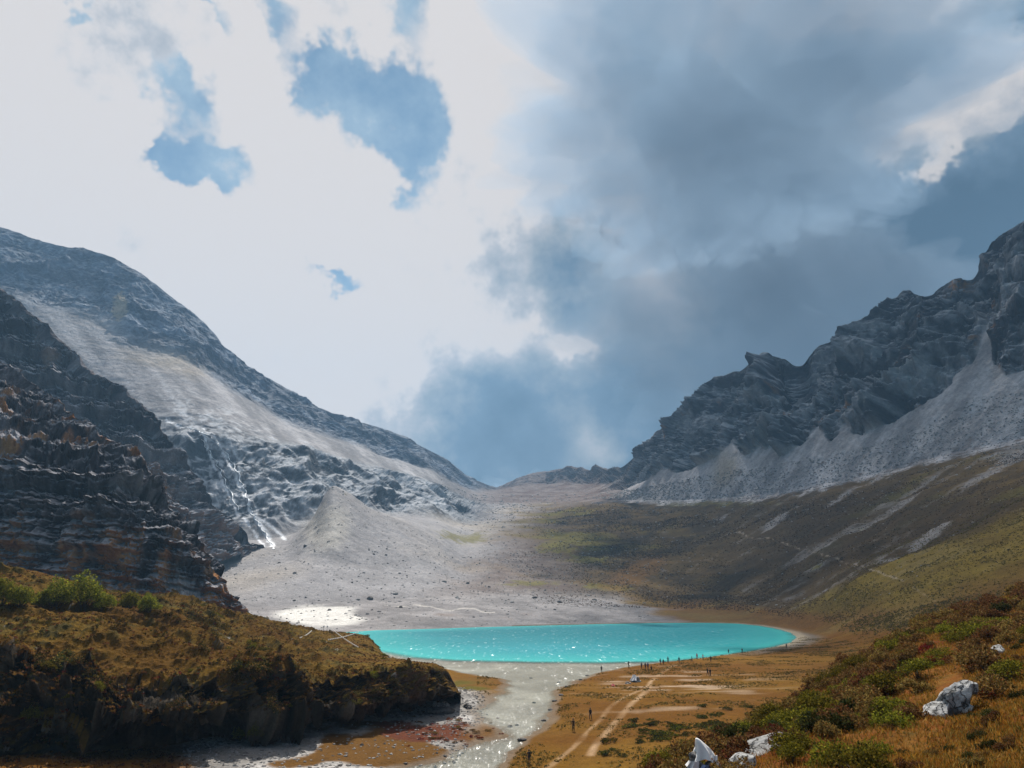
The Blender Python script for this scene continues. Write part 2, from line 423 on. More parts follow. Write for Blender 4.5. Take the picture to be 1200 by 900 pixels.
lake_px = [(405, 741), (440, 738.6), (500, 737), (560, 735), (620, 733.4), (700, 731.4), (760, 730.2), (820, 729.8), (860, 730.4), (890, 733), (912, 737), (927, 741.5), (934, 747),
           (927, 753), (908, 758), (872, 764.5), (832, 770), (800, 774), (770, 777), (742, 780.5), (712, 786), (692, 791), (676, 798), (652, 808), (648, 822), (640, 842), (624, 862), (600, 882),
           (575, 905), (560, 930), (400, 930), (470, 905), (520, 893), (548, 880), (590, 866), (597, 855), (572, 846), (560, 838), (572, 822), (596, 806), (592, 797), (560, 791), (530, 786), (495, 779), (462, 771), (446, 765), (425, 755)]
lake = [gw(x, y, float(water_z(np.array(dz(x, y, 0.0))))) for x, y in lake_px]
deep_px = [(405, 741), (440, 738.6), (500, 737), (620, 733.4), (700, 731.4), (760, 730.2), (820, 729.8), (860, 730.8), (890, 734), (910, 738), (922, 742), (927, 747),
           (920, 752), (900, 757), (866, 763), (826, 768.5), (795, 772), (765, 774), (700, 775), (600, 774), (540, 772.5), (490, 769), (462, 764), (440, 760), (425, 752)]
deep = [gw(x, y, 0.0) for x, y in deep_px]
nf = t < 6.2
sd = np.full(len(P), 500.0)
sd[nf] = sdpoly(P[nf, 0], P[nf, 1], lake)
wob = np.zeros(len(P)); wob[nf] = fbm(P[nf], 0.12, 4, seed=3) * 3.0
sdw = sd + wob * np.where(P[:, 1] < 230, 1.0, 0.45)
# --- heights of the near ground
zb = P[:, 2].copy()
wz = water_z(P[:, 1])
bank = wz + np.clip(sdw * 0.14, -0.45, 0.55)
k = nf & (sdw < 25)
und = np.zeros(len(P)); und[nf] = fbm(P[nf], 0.05, 4, seed=5) * 0.5 + fbm(P[nf], 0.35, 3, seed=6) * 0.12
zn = zb + und
zn = np.where(k, np.minimum(bank + und * sst(sdw, 0, 12) * 0.6, 1e9) * (1 - sst(sdw, 6, 25)) + zn * sst(sdw, 6, 25), zn)
P[:, 2] = np.where(nf, zn * (1 - sst(t, 5.0, 6.2)) + zb * sst(t, 5.0, 6.2), zb)
# --- relief of the slopes and rock walls
rockR = sst(t + 0.25 * fbm(P, 0.006, 3, seed=8), 10.9, 11.2)                     # above the scree
left = 1 - sst(px, 540, 600)
left_rock = left * (sst(t, 9.0, 9.25) * (1 - sst(t + 0.18 * fbm(P, 0.008, 4, seed=9), 9.9, 10.35)) + rockR * 0.8)
right = sst(px, 690, 760)
mid = 1 - left - right; mid = np.clip(mid, 0, 1)
# scree cones on the right: zigzag of the cliff foot
apex = [(735, 0.2), (775, 0.85), (800, .25), (838, .5), (858, 0.95), (872, .35), (892, .75), (898, .5), (906, .75), (914, .2), (940, .5), (959, 0.85), (972, .4), (991, 0.75), (1012, 0.35), (1054, .45), (1100, .62), (1138, .75), (1158, 1.15), (1165, .6), (1180, .30), (1200, .42), (1240, .2), (1380, .5)]
ap = np.interp(px, [a[0] for a in apex], [a[1] for a in apex])
edge = 10.72 + 0.46 * ap + 0.13 * fbm(P, 0.02, 4, gain=.65, seed=10)
right_rock = right * sst(t, edge - 0.02, edge + 0.04)
rock = np.clip(left_rock + right_rock + mid * sst(t, 11.2, 11.5), 0, 1) * (t > 8.9)
PW = P + np.stack([fbm(P, 0.01, 2, seed=51), fbm(P, 0.01, 2, seed=52), 0 * px], 1) * 40
gully = ridged(PW, 0.0050, 3, st=(1, 1, 0.13), seed=1) - 0.45
crag = ridged(PW, 0.016, 5, gain=0.62, st=(1, 1, 0.30), seed=2) - 0.38
strata = fbm(P + np.stack([0 * px, 0 * px, 0.28 * P[:, 0]], 1), 0.014, 4, st=(0.25, 0.25, 3.0), seed=4)
amp = np.where(px < 640, 0.75, 1.0) * (1 - 0.5 * blobm(px, V.py, 640, 550, 120, 60))
disp = rock * amp * (gully * 84 + crag * 28 + (ridged(PW, 0.022, 3, st=(1, 1, 0.12), seed=3) - .4) * 17 + strata * 3 + blocks(P, 22, 10, 55) * 6 + blocks(P, 8, 5, 57) * 3) * np.where(px < 640, np.where(t < 10.6, 0.45, 0.55), 1.0)
farw = sst(t, 6.0, 7.4)
slopeg = ridged(P, 0.012, 4, st=(1, 1, .5), seed=12) - 0.45
disp += farw * (1 - rock) * (1 - .75 * blobm(px, V.py, 400, 600, 60, 36)) * (fbm(P, 0.012, 5, seed=11) * 4.5 + slopeg * 5.0 * sst(px, 560, 760) * (1 - sst(t, 9.6, 10.2)))
disp += farw * (1 - rock) * fbm(P, 0.10, 3, seed=13) * 1.0
disp += -10 * blobm(px, V.py, 545, 640, 26, 60) * farw
fade = 1 - sst(t, 11.85, 12.0) * 0.72
V.P = P = P + NRM0 * (disp * fade)[:, None]
NRM = V.normals(); up = NRM[:, 2]
# --- albedo
n_a = fbm(V.P0, 0.004, 5, seed=21); n_b = fbm(V.P0, 0.02, 5, seed=22); n_c = fbm(V.P0, 0.09, 4, seed=23)
diag = fbm(np.stack([V.px * 0.8 + V.py * 1.0, (V.py * 0.8 - V.px * -0.45) * 6, 0 * px], 1), 0.012, 4, seed=24)  # streaks running down the fall line
diag2 = fbm(np.stack([(V.py * 0.8 - V.px * .6) * .8, (V.py * .6 + V.px * .8) * 5, 0 * px], 1), 0.012, 5, gain=.6, seed=26)
diagL = fbm(np.stack([(V.py * 0.75 + V.px * .66) * .8, (V.py * .66 - V.px * .75) * 5, 0 * px], 1), 0.012, 5, gain=.65, seed=27)
diagF = fbm(np.stack([V.px * 0.8 + V.py * 1.0, (V.py * 0.8 + V.px * 0.45) * 13, 0 * px], 1), 0.012, 4, gain=.6, seed=28)
C = np.zeros((len(P), 3))
def arr(*c): return np.array(c)
grass_g = arr(0.115, 0.050, 0.008); grass_y = arr(0.150, 0.078, 0.012); grass_o = arr(0.090, 0.068, 0.010)
gravel = arr(0.30, 0.285, 0.28); sand = arr(0.46, 0.42, 0.36); rockd = arr(0.060, 0.064, 0.075); rockl = arr(0.24, 0.235, 0.24)
scree = arr(0.265, 0.255, 0.26); screet = arr(0.36, 0.305, 0.24); brownd = arr(0.042, 0.028, 0.016); snow = arr(0.72, 0.74, 0.78)
orange = arr(0.34, 0.16, 0.06)
# near meadow
C[:] = lerp(grass_g, grass_y, sst(n_b + 0.4 * n_c, -0.35, 0.4))
C = lerp(C, grass_o, sst(n_a + 0.5 * n_b, 0.1, 0.5) * 0.6)
bare = sst(fbm(V.P0, 0.10, 4, st=(0.35, 1.6, 1), seed=25), 0.20, 0.36) * blobm(px, V.py, 770, 808, 110, 28)
C = lerp(C, arr(0.36, 0.27, 0.19), np.clip(bare, 0, 1))
# trodden paths
paths = [[(790, 779), (775, 788), (762, 800), (755, 812), (742, 822), (725, 838), (712, 850), (700, 862), (692, 874)],
         [(752, 808), (728, 818), (712, 828), (702, 840), (688, 850), (672, 866), (650, 880), (630, 892), (612, 905)],
         [(745, 812), (700, 813), (668, 812)], [(755, 810), (800, 812), (845, 811)]]
for i, pl in enumerate(paths):
    q = [gw(x, y, 0.7) for x, y in pl]
    dd = np.full(len(P), 1e3); mm = t < 3
    dd[mm] = distline(P[mm, 0] + 0.7 * n_c[mm] + 1.6 * n_b[mm], P[mm, 1] + 4 * n_b[mm] + 1.5 * n_c[mm], q)
    C = lerp(C, arr(0.36, 0.24, 0.14), (1 - sst(dd + .5 * n_c, 0.1, [.95, .65, .9, .8][i])) * sst(n_c + .6 * n_b, -0.7, 0.15) * [.85, .6, .3, .3][i])
# gravel bar left of the stream, shore and lake bed
gb = sst(575 - px + 40 * n_b, 0, 60) * sst(V.py, 800, 812) * sst(px + 60 * n_b, 180, 250) * (t < 4)
gb = np.clip(gb + blobm(px, V.py, 530, 830, 50, 18) * (t < 4), 0, 1)
gcol = lerp(arr(0.20, 0.19, 0.18), arr(0.40, 0.385, 0.37), sst(n_c, -0.4, 0.4))
turfbar = sst(n_b * 0.9 + 0.6 * n_c + 0.9 * blobm(px, V.py, 445, 878, 90, 16) + 0.5 * blobm(px, V.py, 330, 895, 60, 10) - .42, 0.0, 0.12)
redbar = sst(n_c + 0.5 * n_b + 1.2 * blobm(px, V.py, 520, 855, 75, 16) - .75, 0.0, 0.15)
gcol = lerp(gcol, arr(0.115, 0.058, 0.016), turfbar); gcol = lerp(gcol, arr(0.10, 0.035, 0.02), redbar)
C = lerp(C, gcol, gb)
spit = blobm(px, V.py, 556, 802, 32, 10) * (t < 4)
C = lerp(C, lerp(arr(0.13, 0.065, 0.015), arr(0.09, 0.075, 0.015), sst(n_c, -.2, .3)), sst(spit, 0.45, 0.6))
shore = (1 - sst(np.abs(sdw), 0.8, 2.2)) * nf
C = lerp(C, arr(0.16, 0.13, 0.10), shore * 0.7)
beach = (1 - sst(sdw + 3 * n_b, 7, 15)) * sst(px, 840, 925) * (t < 6)
C = lerp(C, lerp(arr(.30, .25, .18), arr(0.14, 0.115, 0.09), sst(sdw + 2 * n_c, 2, 8)), beach)
C = lerp(C, lerp(arr(0.20, 0.18, 0.155), arr(0.32, 0.30, 0.265), sst(n_b + .6 * n_c, -.4, .4)), sst(-sdw, 0.3, 1.6) * nf)
# gravel floor beyond the lake
fl = sst(t, 4.55, 4.95)
g2 = lerp(arr(0.175, 0.165, 0.165), arr(0.27, 0.255, 0.255), sst(n_b + 0.6 * n_c, -0.4, 0.4))
g2 = lerp(g2, arr(0.17, 0.125, 0.10), sst(n_a + n_b * 0.8 + .7 * blobm(px, V.py, 570, 722, 90, 9), 0.30, 0.6) * (t < 7) * 0.8)
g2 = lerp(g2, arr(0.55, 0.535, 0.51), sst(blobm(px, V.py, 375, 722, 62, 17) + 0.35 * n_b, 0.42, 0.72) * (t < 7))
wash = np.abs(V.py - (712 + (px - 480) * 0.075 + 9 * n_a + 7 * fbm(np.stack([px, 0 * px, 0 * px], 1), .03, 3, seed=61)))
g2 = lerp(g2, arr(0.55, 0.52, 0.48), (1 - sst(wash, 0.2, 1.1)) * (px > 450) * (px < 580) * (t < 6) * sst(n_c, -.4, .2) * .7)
brfl = lerp(arr(0.125, 0.062, 0.016), arr(0.15, 0.10, 0.03), sst(n_b, -.2, .5))
g2 = lerp(g2, brfl, sst(px + 70 * n_b + 50 * n_a + (720 - V.py) * 1.5, 745, 800))
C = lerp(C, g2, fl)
C = lerp(C, arr(0.12, 0.09, 0.05), (1 - sst(sdw, 1.5, 5)) * fl * (t < 5.5) * (px > 600))
C = lerp(C, arr(.28, .24, .18), (1 - sst(sdw, 1.0, 4)) * sst(px, 760, 900) * (t < 6) * .8)
# slopes: moraine scree on the left, heath on the right
sl = sst(t, 5.8, 6.4)
sc1 = lerp(scree * 0.9, scree * 1.08, sst(n_b + n_c * .5, -0.4, 0.4))
sc1 = lerp(sc1, screet, sst(n_a, -0.1, 0.5) * 0.5)
sc1 = lerp(sc1, arr(0.40, 0.375, 0.34), sst(blobm(px, V.py, 383, 618, 30, 36, 40) + .2 * n_c, 0.25, 0.8) * 0.8)  # sunlit left face of the moraine cone painted into its colour
heath = lerp(arr(0.058, 0.038, 0.018), arr(0.120, 0.076, 0.026), sst(n_b + 0.5 * diag + .6 * diagF, -0.5, 0.5))
heath = lerp(heath, arr(0.12, 0.105, 0.02), sst(n_a + 0.6 * n_b, 0.15, 0.5) * 0.7)
olive = lerp(arr(0.105, 0.070, 0.014), arr(0.150, 0.105, 0.018), sst(n_b + n_c, -0.5, 0.5))
ol = sst((V.py - (720 - (px - 900) * 0.42)) + 18 * n_b, -6, 10) * sst(px, 880, 960)
heath = lerp(heath, olive, ol)
heath = lerp(heath, brownd, sst(px, 780, 950) * (1 - ol) * sst(V.py, 560, 600) * 0.75 * sst(n_b + .3, -.3, .5))  # cloud shade on the brown slope put into its colour
stk = sst(.8 * diagF + .5 * diag + 0.4 * n_b + 0.3 * n_c, 0.20, 0.62) * (1 - 0.8 * ol)
heath = lerp(heath, arr(0.21, 0.195, 0.19), stk * 0.8)
for (cx, cy, sx, sy, rt) in [(908, 613, 26, 5, -38), (985, 582, 30, 4, -35), (1085, 632, 40, 4, -32), (1045, 655, 25, 3, -20), (1190, 530, 40, 14, -30), (845, 608, 16, 6, -20), (1150, 560, 40, 5, -30)]:
    heath = lerp(heath, scree * 1.1, sst(blobm(px, V.py, cx, cy, sx, sy, rt) * .9 + .5 * n_c + .5 * diag + .4 * diagF, 0.40, 0.85) * .6)
wR = sst(px + 90 * n_a + 50 * n_b, 600, 700) * (1 - sst(t, 9.72, 9.98))
midc = lerp(arr(0.12, 0.092, 0.08), arr(0.19, 0.165, 0.155), sst(n_b + .5 * n_c, -.4, .4))
midc = lerp(midc, arr(0.15, 0.105, 0.06), sst(n_a + .4 * n_b, 0, .4) * .8)
S = lerp(sc1, midc, sst(px + 60 * n_b - (t - 7) * 25, 500, 590))
S = lerp(S, heath, wR)
for (cx, cy, sx, sy) in [(625, 684, 45, 6), (655, 640, 42, 12), (715, 688, 40, 6), (690, 655, 50, 8), (820, 590, 90, 6), (545, 625, 40, 8)]:
    S = lerp(S, arr(0.13, 0.115, 0.025), sst(blobm(px, V.py, cx, cy, sx, sy) * .8 + 0.5 * n_b + .5 * n_c + .3 * diagF, 0.40, 0.75) * 0.75)
S = lerp(S, arr(0.19, 0.10, 0.03), sst(blobm(px, V.py, 745, 670, 50, 18, -25) + .4 * n_b, 0.4, 0.8) * 0.7)
# thin trail up the right slope
for tl in ([(860, 625), (880, 630), (905, 632), (960, 650), (1000, 660), (1025, 672), (1060, 682), (1085, 698), (1110, 712)],):
    dl = distline(px + 7 * n_b + 4 * n_a, V.py + 3 * n_c + 5 * n_b, tl)
    S = lerp(S, arr(0.36, 0.30, 0.24), (1 - sst(dl, 0.2, 1.2)) * (t > 5) * sst(n_c + .4 * n_b, -.35, .25) * 0.65)
C = lerp(C, S, sl)
# scree skirts and rock walls
hi = sst(t + .28 * n_b + .22 * n_c + .2 * diag2 * (px > 640), 9.72, 9.98)
sk = lerp(scree * 0.68, scree * 1.35, sst(np.where(px > 640, diag2, diagL) + 0.4 * n_b + .3 * n_c, -0.45, 0.45)) * np.where(px > 640, 1.22 + .5 * (np.interp(px, [a[0] for a in apex], [h2(np.array(float(i_)), np.array(1.0), 3) for i_ in range(len(apex))]) - .3), 1.0)[:, None]
sk = lerp(sk, screet, sst(n_a + 0.8 * blobm(px, V.py, 850, 550, 26, 40) + .45 * blobm(px, V.py, 200, 440, 110, 40, 28) - .2, 0.1, 0.6) * 0.8)
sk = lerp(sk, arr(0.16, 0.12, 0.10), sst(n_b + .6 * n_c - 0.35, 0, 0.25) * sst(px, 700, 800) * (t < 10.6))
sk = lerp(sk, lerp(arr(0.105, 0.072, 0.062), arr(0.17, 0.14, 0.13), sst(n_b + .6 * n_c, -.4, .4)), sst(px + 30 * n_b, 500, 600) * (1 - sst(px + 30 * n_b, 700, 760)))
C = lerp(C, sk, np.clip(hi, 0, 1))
rk = lerp(rockd * 0.7, arr(0.26, 0.265, 0.28), sst(n_b * .7 + 0.8 * n_c + strata + .8 * crag, -0.35, 0.85))
rk = lerp(rk, orange * 0.8, sst(fbm(V.P0, 0.012, 4, st=(1.5, 1.5, 0.5), seed=31) + .25 * n_c, 0.30, 0.5) * right * (1 - sst(up, .2, .5)))
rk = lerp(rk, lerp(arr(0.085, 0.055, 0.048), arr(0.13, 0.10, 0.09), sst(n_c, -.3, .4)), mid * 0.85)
rk = lerp(rk, (rk * .6 + rockd * .5) * arr(.72, .95, 1.25), sst(t, 10.6, 11.0) * left)  # blue of distant haze tinted into the upper left rock
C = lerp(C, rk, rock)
dust = sst(up + 0.55 * n_c + 0.35 * strata, 0.50, 0.9) * rock * (1 - .9 * sst(px, 520, 580) * (1 - sst(px, 730, 770)))
C = lerp(C, snow * 0.62, dust * np.where(px < 600, np.where(t > 10.8, .35, .8), 0.6))
snl = left * sst(t, 9.1, 9.4) * (1 - sst(t, 10.2, 10.7)) * sst(.8 * n_c + 0.4 * crag + 1.1 * diagL + 0.3 * n_b + 0.5 * blobm(px, V.py, 250, 500, 90, 45, 35) - .36, 0.0, 0.45)
C = lerp(C, snow * 0.66, snl * 0.8)
for tl, wd in (([(236, 515), (246, 530), (255, 545), (262, 560), (271, 580), (280, 600)], 2.2), ([(195, 490), (207, 497), (232, 505), (250, 514), (260, 525), (270, 538), (278, 553), (285, 570), (290, 585), (294, 598)], 2.6),
               ([(294, 598), (299, 609), (307, 620), (315, 632), (323, 645)], 4.0), ([(284, 604), (292, 618), (304, 634), (318, 650)], 2.2), ([(300, 606), (318, 618), (334, 632)], 2.5), ([(258, 520), (266, 530), (280, 548), (290, 570)], 1.5)):
    dl = distline(px + 6 * n_b + 3 * n_c, V.py + 4 * n_c, tl)
    C = lerp(C, snow * .95, (1 - sst(dl, wd * .3, wd)) * (t > 8.2) * sst(n_c + .3 * diagL, -.45, .05))
C = lerp(C, screet * 0.9, sst(blobm(px, V.py, 140, 360, 12, 22) + .4 * n_c, .45, .7) * (t > 11))
bands = [('meadow', V.T < 5.0), ('valley_floor', (V.T >= 5.0) & (V.T < 6.0)),
         ('moraine', (V.T >= 6.0) & (V.T < 9.0) & (V.PX < 590)),
         ('heath_slope', (V.T >= 6.0) & (V.T < 9.9) & (V.PX >= 590)),
         ('mountain_left', (V.T >= 9.0) & (V.PX < 590)),
         ('pass_ridge', (V.T >= 9.9) & (V.PX >= 590) & (V.PX < 728)),
         ('mountain_right', (V.T >= 9.9) & (V.PX >= 728))]
TERR = {}
for nm, fm in bands:
    TERR[nm] = V.mesh(nm, M_near if nm in ('meadow',) else (M_heath if nm in ('heath_slope', 'valley_floor', 'moraine') else M_far), C, fm, flat=nm.startswith(('mountain', 'pass')))

# ---- lake water and the outlet stream
def mat_water():
    m = bpy.data.materials.new('glacial_water'); m.use_nodes = True; T = NT(m.node_tree); T.n.clear()
    pos = T.node('ShaderNodeNewGeometry').outputs['Position']
    a = T.node('ShaderNodeAttribute'); a.attribute_name = 'albedo'
    sp = T.node('ShaderNodeSeparateColor'); T.l.new(a.outputs['Color'], sp.inputs[0])
    deepf, edgef, stream = sp.outputs
    st = T.v('MULTIPLY', pos, (1.0, 0.45, 1.0))
    st = T.v('MULTIPLY', pos, (1.0, 0.16, 1.0))
    wn = T.v('SUBTRACT', T.mix(stream, T.noise(st, 0.62, 3, 0.7, col=True), T.noise(st, 2.2, 3, 0.75, col=True)), (0.5, 0.5, 0.5))
    ns = T.v('NORMALIZE', T.v('MULTIPLY_ADD', wn, (1.5, 1.5, 0.0), (0, 0, 1)))
    body = T.mix(edgef, (0.005, 0.165, 0.20), (0.035, 0.33, 0.31))
    body = T.mix(T.m('MULTIPLY', T.noise(pos, 0.05, 3, 0.6), 0.35), body, (0.010, 0.265, 0.305))
    df = T.node('ShaderNodeBsdfDiffuse'); T.l.new(body, df.inputs[0])
    tr = T.node('ShaderNodeBsdfTransparent'); tr.inputs[0].default_value = (0.94, 0.95, 0.93, 1)
    mx = T.node('ShaderNodeMixShader')
    T.l.new(deepf, mx.inputs[0]); T.l.new(tr.outputs[0], mx.inputs[1]); T.l.new(df.outputs[0], mx.inputs[2])
    gl = T.node('ShaderNodeBsdfGlossy'); gl.inputs['Roughness'].default_value = 0.25
    T.l.new(ns, gl.inputs['Normal'])
    fr = T.node('ShaderNodeFresnel'); fr.inputs[0].default_value = 1.33
    m2 = T.node('ShaderNodeMixShader')
    ff = T.m('ADD', T.m('MULTIPLY', fr.outputs[0], T.m('MULTIPLY_ADD', stream, 0.20, 0.09)), 0.020)
    T.l.new(ff, m2.inputs[0]); T.l.new(mx.outputs[0], m2.inputs[1]); T.l.new(gl.outputs[0], m2.inputs[2])
    o = T.node('ShaderNodeOutputMaterial'); T.l.new(m2.outputs[0], o.inputs[0])
    return m
M_water = mat_water()
def water():
    pys = np.concatenate([np.linspace(728.5, 800, 130), np.linspace(801, 935, 90)])
    pxs = np.linspace(380, 960, 290)
    PXg, PYg = np.meshgrid(pxs, pys[::-1])
    d = dz(PXg, PYg, 0.0); z = water_z(d)
    for _ in range(6):
        d = dz(PXg, PYg, z); z = water_z(d)
    x = xof(PXg, d, z)
    Pw = np.stack([x, d, z], -1).reshape(-1, 3)
    s1 = sdpoly(Pw[:, 0], Pw[:, 1], lake); s2 = sdpoly(Pw[:, 0], Pw[:, 1], deep)
    s2 = s2 + fbm(Pw, 0.08, 3, seed=41) * 2.5
    c = np.zeros((len(Pw), 3))
    c[:, 0] = 0.03 + 0.97 * (1 - sst(s2, -3, 9)); c[:, 1] = np.clip(.55 * sst(s2, -60, 0) ** 1.5 + .45 * sst(s2, -9, 3), 0, 1); c[:, 2] = sst(-Pw[:, 1], -170, -120)
    nr, nc = PXg.shape; idx = np.arange(nr * nc).reshape(nr, nc)
    q = np.stack([idx[:-1, :-1], idx[:-1, 1:], idx[1:, 1:], idx[1:, :-1]], -1).reshape(-1, 4)
    keep = (s1[q] < 7).any(1)
    isl = (Pw[q][:, :, 1].mean(1) > 168)
    for nm, mk in (('lake_water', keep & isl), ('outlet_stream_water', keep & ~isl)):
        qq = q[mk]; use, inv = np.unique(qq, return_inverse=True)
        o = grid_mesh(nm, Pw[use], inv.reshape(-1, 4), M_water, c[use]); o['kind'] = 'structure'
water()

# ------------------------------------------------------------------ crags on the left
def cliff(name, rows, counts, px0, px1, nc, sc, seed, back, orange_amt, dust_light_amt):
    L = Loft(rows, counts, px0, px1, nc, back=back, smooth=1, lo=-420)
    P0 = L.P.copy(); n = L.normals(); tt = L.t
    top = len(rows) - 1
    led = P0[:, 2] + 0.12 * P0[:, 0] + fbm(P0, 0.012 * sc, 3, seed=seed) * 7 / sc
    per = 17.0 / sc
    saw = (led / per) % 1.0
    ledge = sst(saw, 0.0, 0.72) - sst(saw, 0.72, 1.0)
    per2 = 5.2 / sc; saw2 = ((led + 3 * fbm(P0, 0.05 * sc, 2, seed=seed + 9)) / per2) % 1.0
    col_ = ridged(P0, 0.030 * sc, 4, st=(1, 1, 0.22), seed=seed + 1) - 0.45
    crag_ = ridged(P0, 0.10 * sc, 4, st=(1, 1, 0.7), seed=seed + 2) - 0.4
    big = fbm(P0, 0.009 * sc, 3, seed=seed + 3)
    fis = ridged(P0, 0.16 * sc, 3, st=(1, 1, 0.16), seed=seed + 11) - .4
    lowf = 1 - sst(tt, .9, 1.5)
    d = (-ledge * (3.0 + 4.0 * (1 - lowf)) + (saw2 - .5) * -2.6 + col_ * 8 + crag_ * 3.0 + fis * (1.2 + 2.5 * lowf) + big * 9 + blocks(P0 * sc, 9.0, 2.6, seed + 12) * 3.0 + blocks(P0 * sc, 2.6, 1.5, seed + 14) * 1.4) / sc
    fade = 1 - 0.6 * sst(tt, top - 0.12, top) * (tt <= top)
    L.P = P0 + n * (d * fade)[:, None]
    nn = L.normals(); up = nn[:, 2]
    a = fbm(P0, 0.02 * sc, 4, seed=seed + 4); b = fbm(P0, 0.10 * sc, 4, seed=seed + 5)
    strk = fbm(P0, 0.07 * sc, 4, st=(1, 1, 0.10), seed=seed + 6)
    c = lerp(arr(0.030, 0.028, 0.033), arr(0.20, 0.185, 0.195), sst(b + 0.8 * strk + .5 * a + .7 * fis, -0.5, 0.9))
    om = sst(fbm(P0, 0.016 * sc, 3, st=(1, 1, 1.3), seed=seed + 7) + 0.75 * strk + 0.3 * b + .62 * lowf, 0.20, 0.5) * (1 - sst(up, 0.25, 0.55))
    c = lerp(c, lerp(arr(0.26, 0.10, 0.03), arr(0.42, 0.22, 0.10), sst(b, -.3, .4)), om * orange_amt)
    du = sst(up + 0.5 * b, 0.42, 0.85)
    c = lerp(c, arr(0.40, 0.40, 0.43), du * dust_light_amt)  # ledge tops coloured paler: dust plus the light they catch
    return L, c
c2rows = [
    [(-180, 620, 'd', 640), (0, 640, 'd', 660), (150, 660, 'd', 690), (230, 662, 'd', 720), (262, 655, 'd', 760), (300, 645, 'd', 830), (316, 645, 'd', 862)],
    [(-180, 460, 'd', 700), (0, 500, 'd', 700), (120, 540, 'd', 700), (200, 575, 'd', 720), (235, 600, 'd', 750), (262, 615, 'd', 785), (300, 636, 'd', 842), (316, 644, 'd', 868)],
    [(-180, 225, 'd', 820), (-60, 290, 'd', 800), (0, 331, 'd', 790), (40, 364, 'd', 780), (80, 401, 'd', 770), (120, 437, 'd', 765), (165, 467, 'd', 760), (183, 484, 'd', 760), (205, 515, 'd', 765), (228, 545, 'd', 775),
     (246, 575, 'd', 795), (270, 603, 'd', 815), (300, 633, 'd', 850), (316, 643, 'd', 872)]]
L2, c2 = cliff('c2', c2rows, [60, 150, 8, 8], -60, 316, 260, 0.55, 60, ((60, -30), (140, -120)), 0.35, 0.75)
c1rows = [
    [(-180, 690, 'd', 330), (0, 692, 'd', 330), (130, 716, 'd', 330), (200, 722, 'd', 336), (292, 734, 'd', 347)],
    [(-180, 590, 'd', 337), (0, 602, 'd', 337), (130, 606, 'd', 337), (200, 626, 'd', 342), (250, 662, 'd', 349), (280, 700, 'd', 352), (292, 726, 'd', 354)],
    [(-180, 500, 'd', 352), (0, 520, 'd', 352), (100, 540, 'd', 352), (150, 562, 'd', 352), (200, 606, 'd', 353), (235, 642, 'd', 354), (262, 672, 'd', 355), (280, 702, 'd', 356), (292, 724, 'd', 357)],
    [(-180, 300, 'd', 480), (0, 415, 'd', 460), (60, 456, 'd', 440), (110, 498, 'd', 420), (150, 523, 'd', 402), (185, 552, 'd', 390), (205, 588, 'd', 380), (235, 631, 'd', 372), (262, 661, 'd', 368), (276, 690, 'd', 364), (292, 722, 'd', 360)]]
L1, c1 = cliff('c1', c1rows, [90, 70, 110, 8, 8], -60, 292, 290, 1.0, 80, ((40, -15), (60, -60)), 1.0, 0.55)
# pale rubble at the foot of the near crag
rb = sst(blobm(L1.px, L1.py, 215, 690, 26, 20, 40) + .3 * fbm(L1.P0, 0.3, 3, seed=90), 0.4, 0.6)
c1 = lerp(c1, arr(0.30, 0.30, 0.31), rb * .85)
L2.mesh('crag_behind_left', M_cliff, c2, flat=True); L1.mesh('crag_left', M_cliff, c1, flat=True)

# ------------------------------------------------------------------ heath hill on the left
lrows = [
    [(-180, 905, 'z', 1.5), (0, 893, 'z', 0.8), (100, 885, 'z', 0.3), (200, 876, 'z', -0.3), (300, 856, 'z', -0.3), (400, 842, 'z', -0.3), (470, 829, 'z', -0.3), (510, 820, 'z', -0.3), (530, 818, 'z', -0.4), (540, 812, 'z', -0.6)],
    [(-180, 842, 'd', 98), (0, 838, 'd', 98), (100, 836, 'd', 99), (200, 838, 'd', 101), (280, 834, 'd', 110), (330, 838, 'd', 114), (400, 832, 'd', 119), (470, 819, 'd', 128), (510, 812, 'd', 135), (530, 812, 'd', 138), (540, 812, 'd', 141)],
    [(-180, 770, 'd', 103), (0, 772, 'd', 103), (100, 776, 'd', 105), (200, 786, 'd', 107), (300, 795, 'd', 113), (350, 792, 'd', 118), (400, 788, 'd', 123), (450, 782, 'd', 129), (500, 780, 'd', 137), (522, 784, 'd', 142), (531, 798, 'd', 144), (540, 815, 'd', 146)],
    [(-180, 730, 'd', 130), (0, 734, 'd', 130), (100, 738, 'd', 132), (200, 746, 'd', 140), (300, 757, 'd', 160), (400, 764, 'd', 185), (440, 768, 'd', 195), (480, 774, 'd', 172), (510, 780, 'd', 158), (525, 788, 'd', 152), (531, 800, 'd', 150), (540, 815, 'd', 149)],
    [(-180, 640, 'd', 195), (0, 662, 'd', 192), (60, 674, 'd', 195), (130, 690, 'd', 202), (200, 705, 'd', 216), (290, 721, 'd', 236), (340, 735, 'd', 250), (400, 741, 'd', 262), (430, 745, 'd', 266), (440, 755, 'd', 262), (450, 769, 'd', 248), (480, 0, 'w', (205, -0.6)), (525, 0, 'w', (172, -0.6)), (540, 0, 'w', (155, -0.8))]]
HL = Loft(lrows, [60, 90, 80, 130, 14], -60, 540, 470, back=((40, -9),), smooth=4, lo=-420)
HL.t = np.where(HL.t < 2, HL.t / 2, HL.t - 1)
P0 = HL.P.copy(); n = HL.normals()
edgef = (1 - sst(HL.px, 500, 535)) * (1 - .65 * sst(HL.px, 350, 440))
face = (1 - sst(HL.t, 0.95, 1.15))
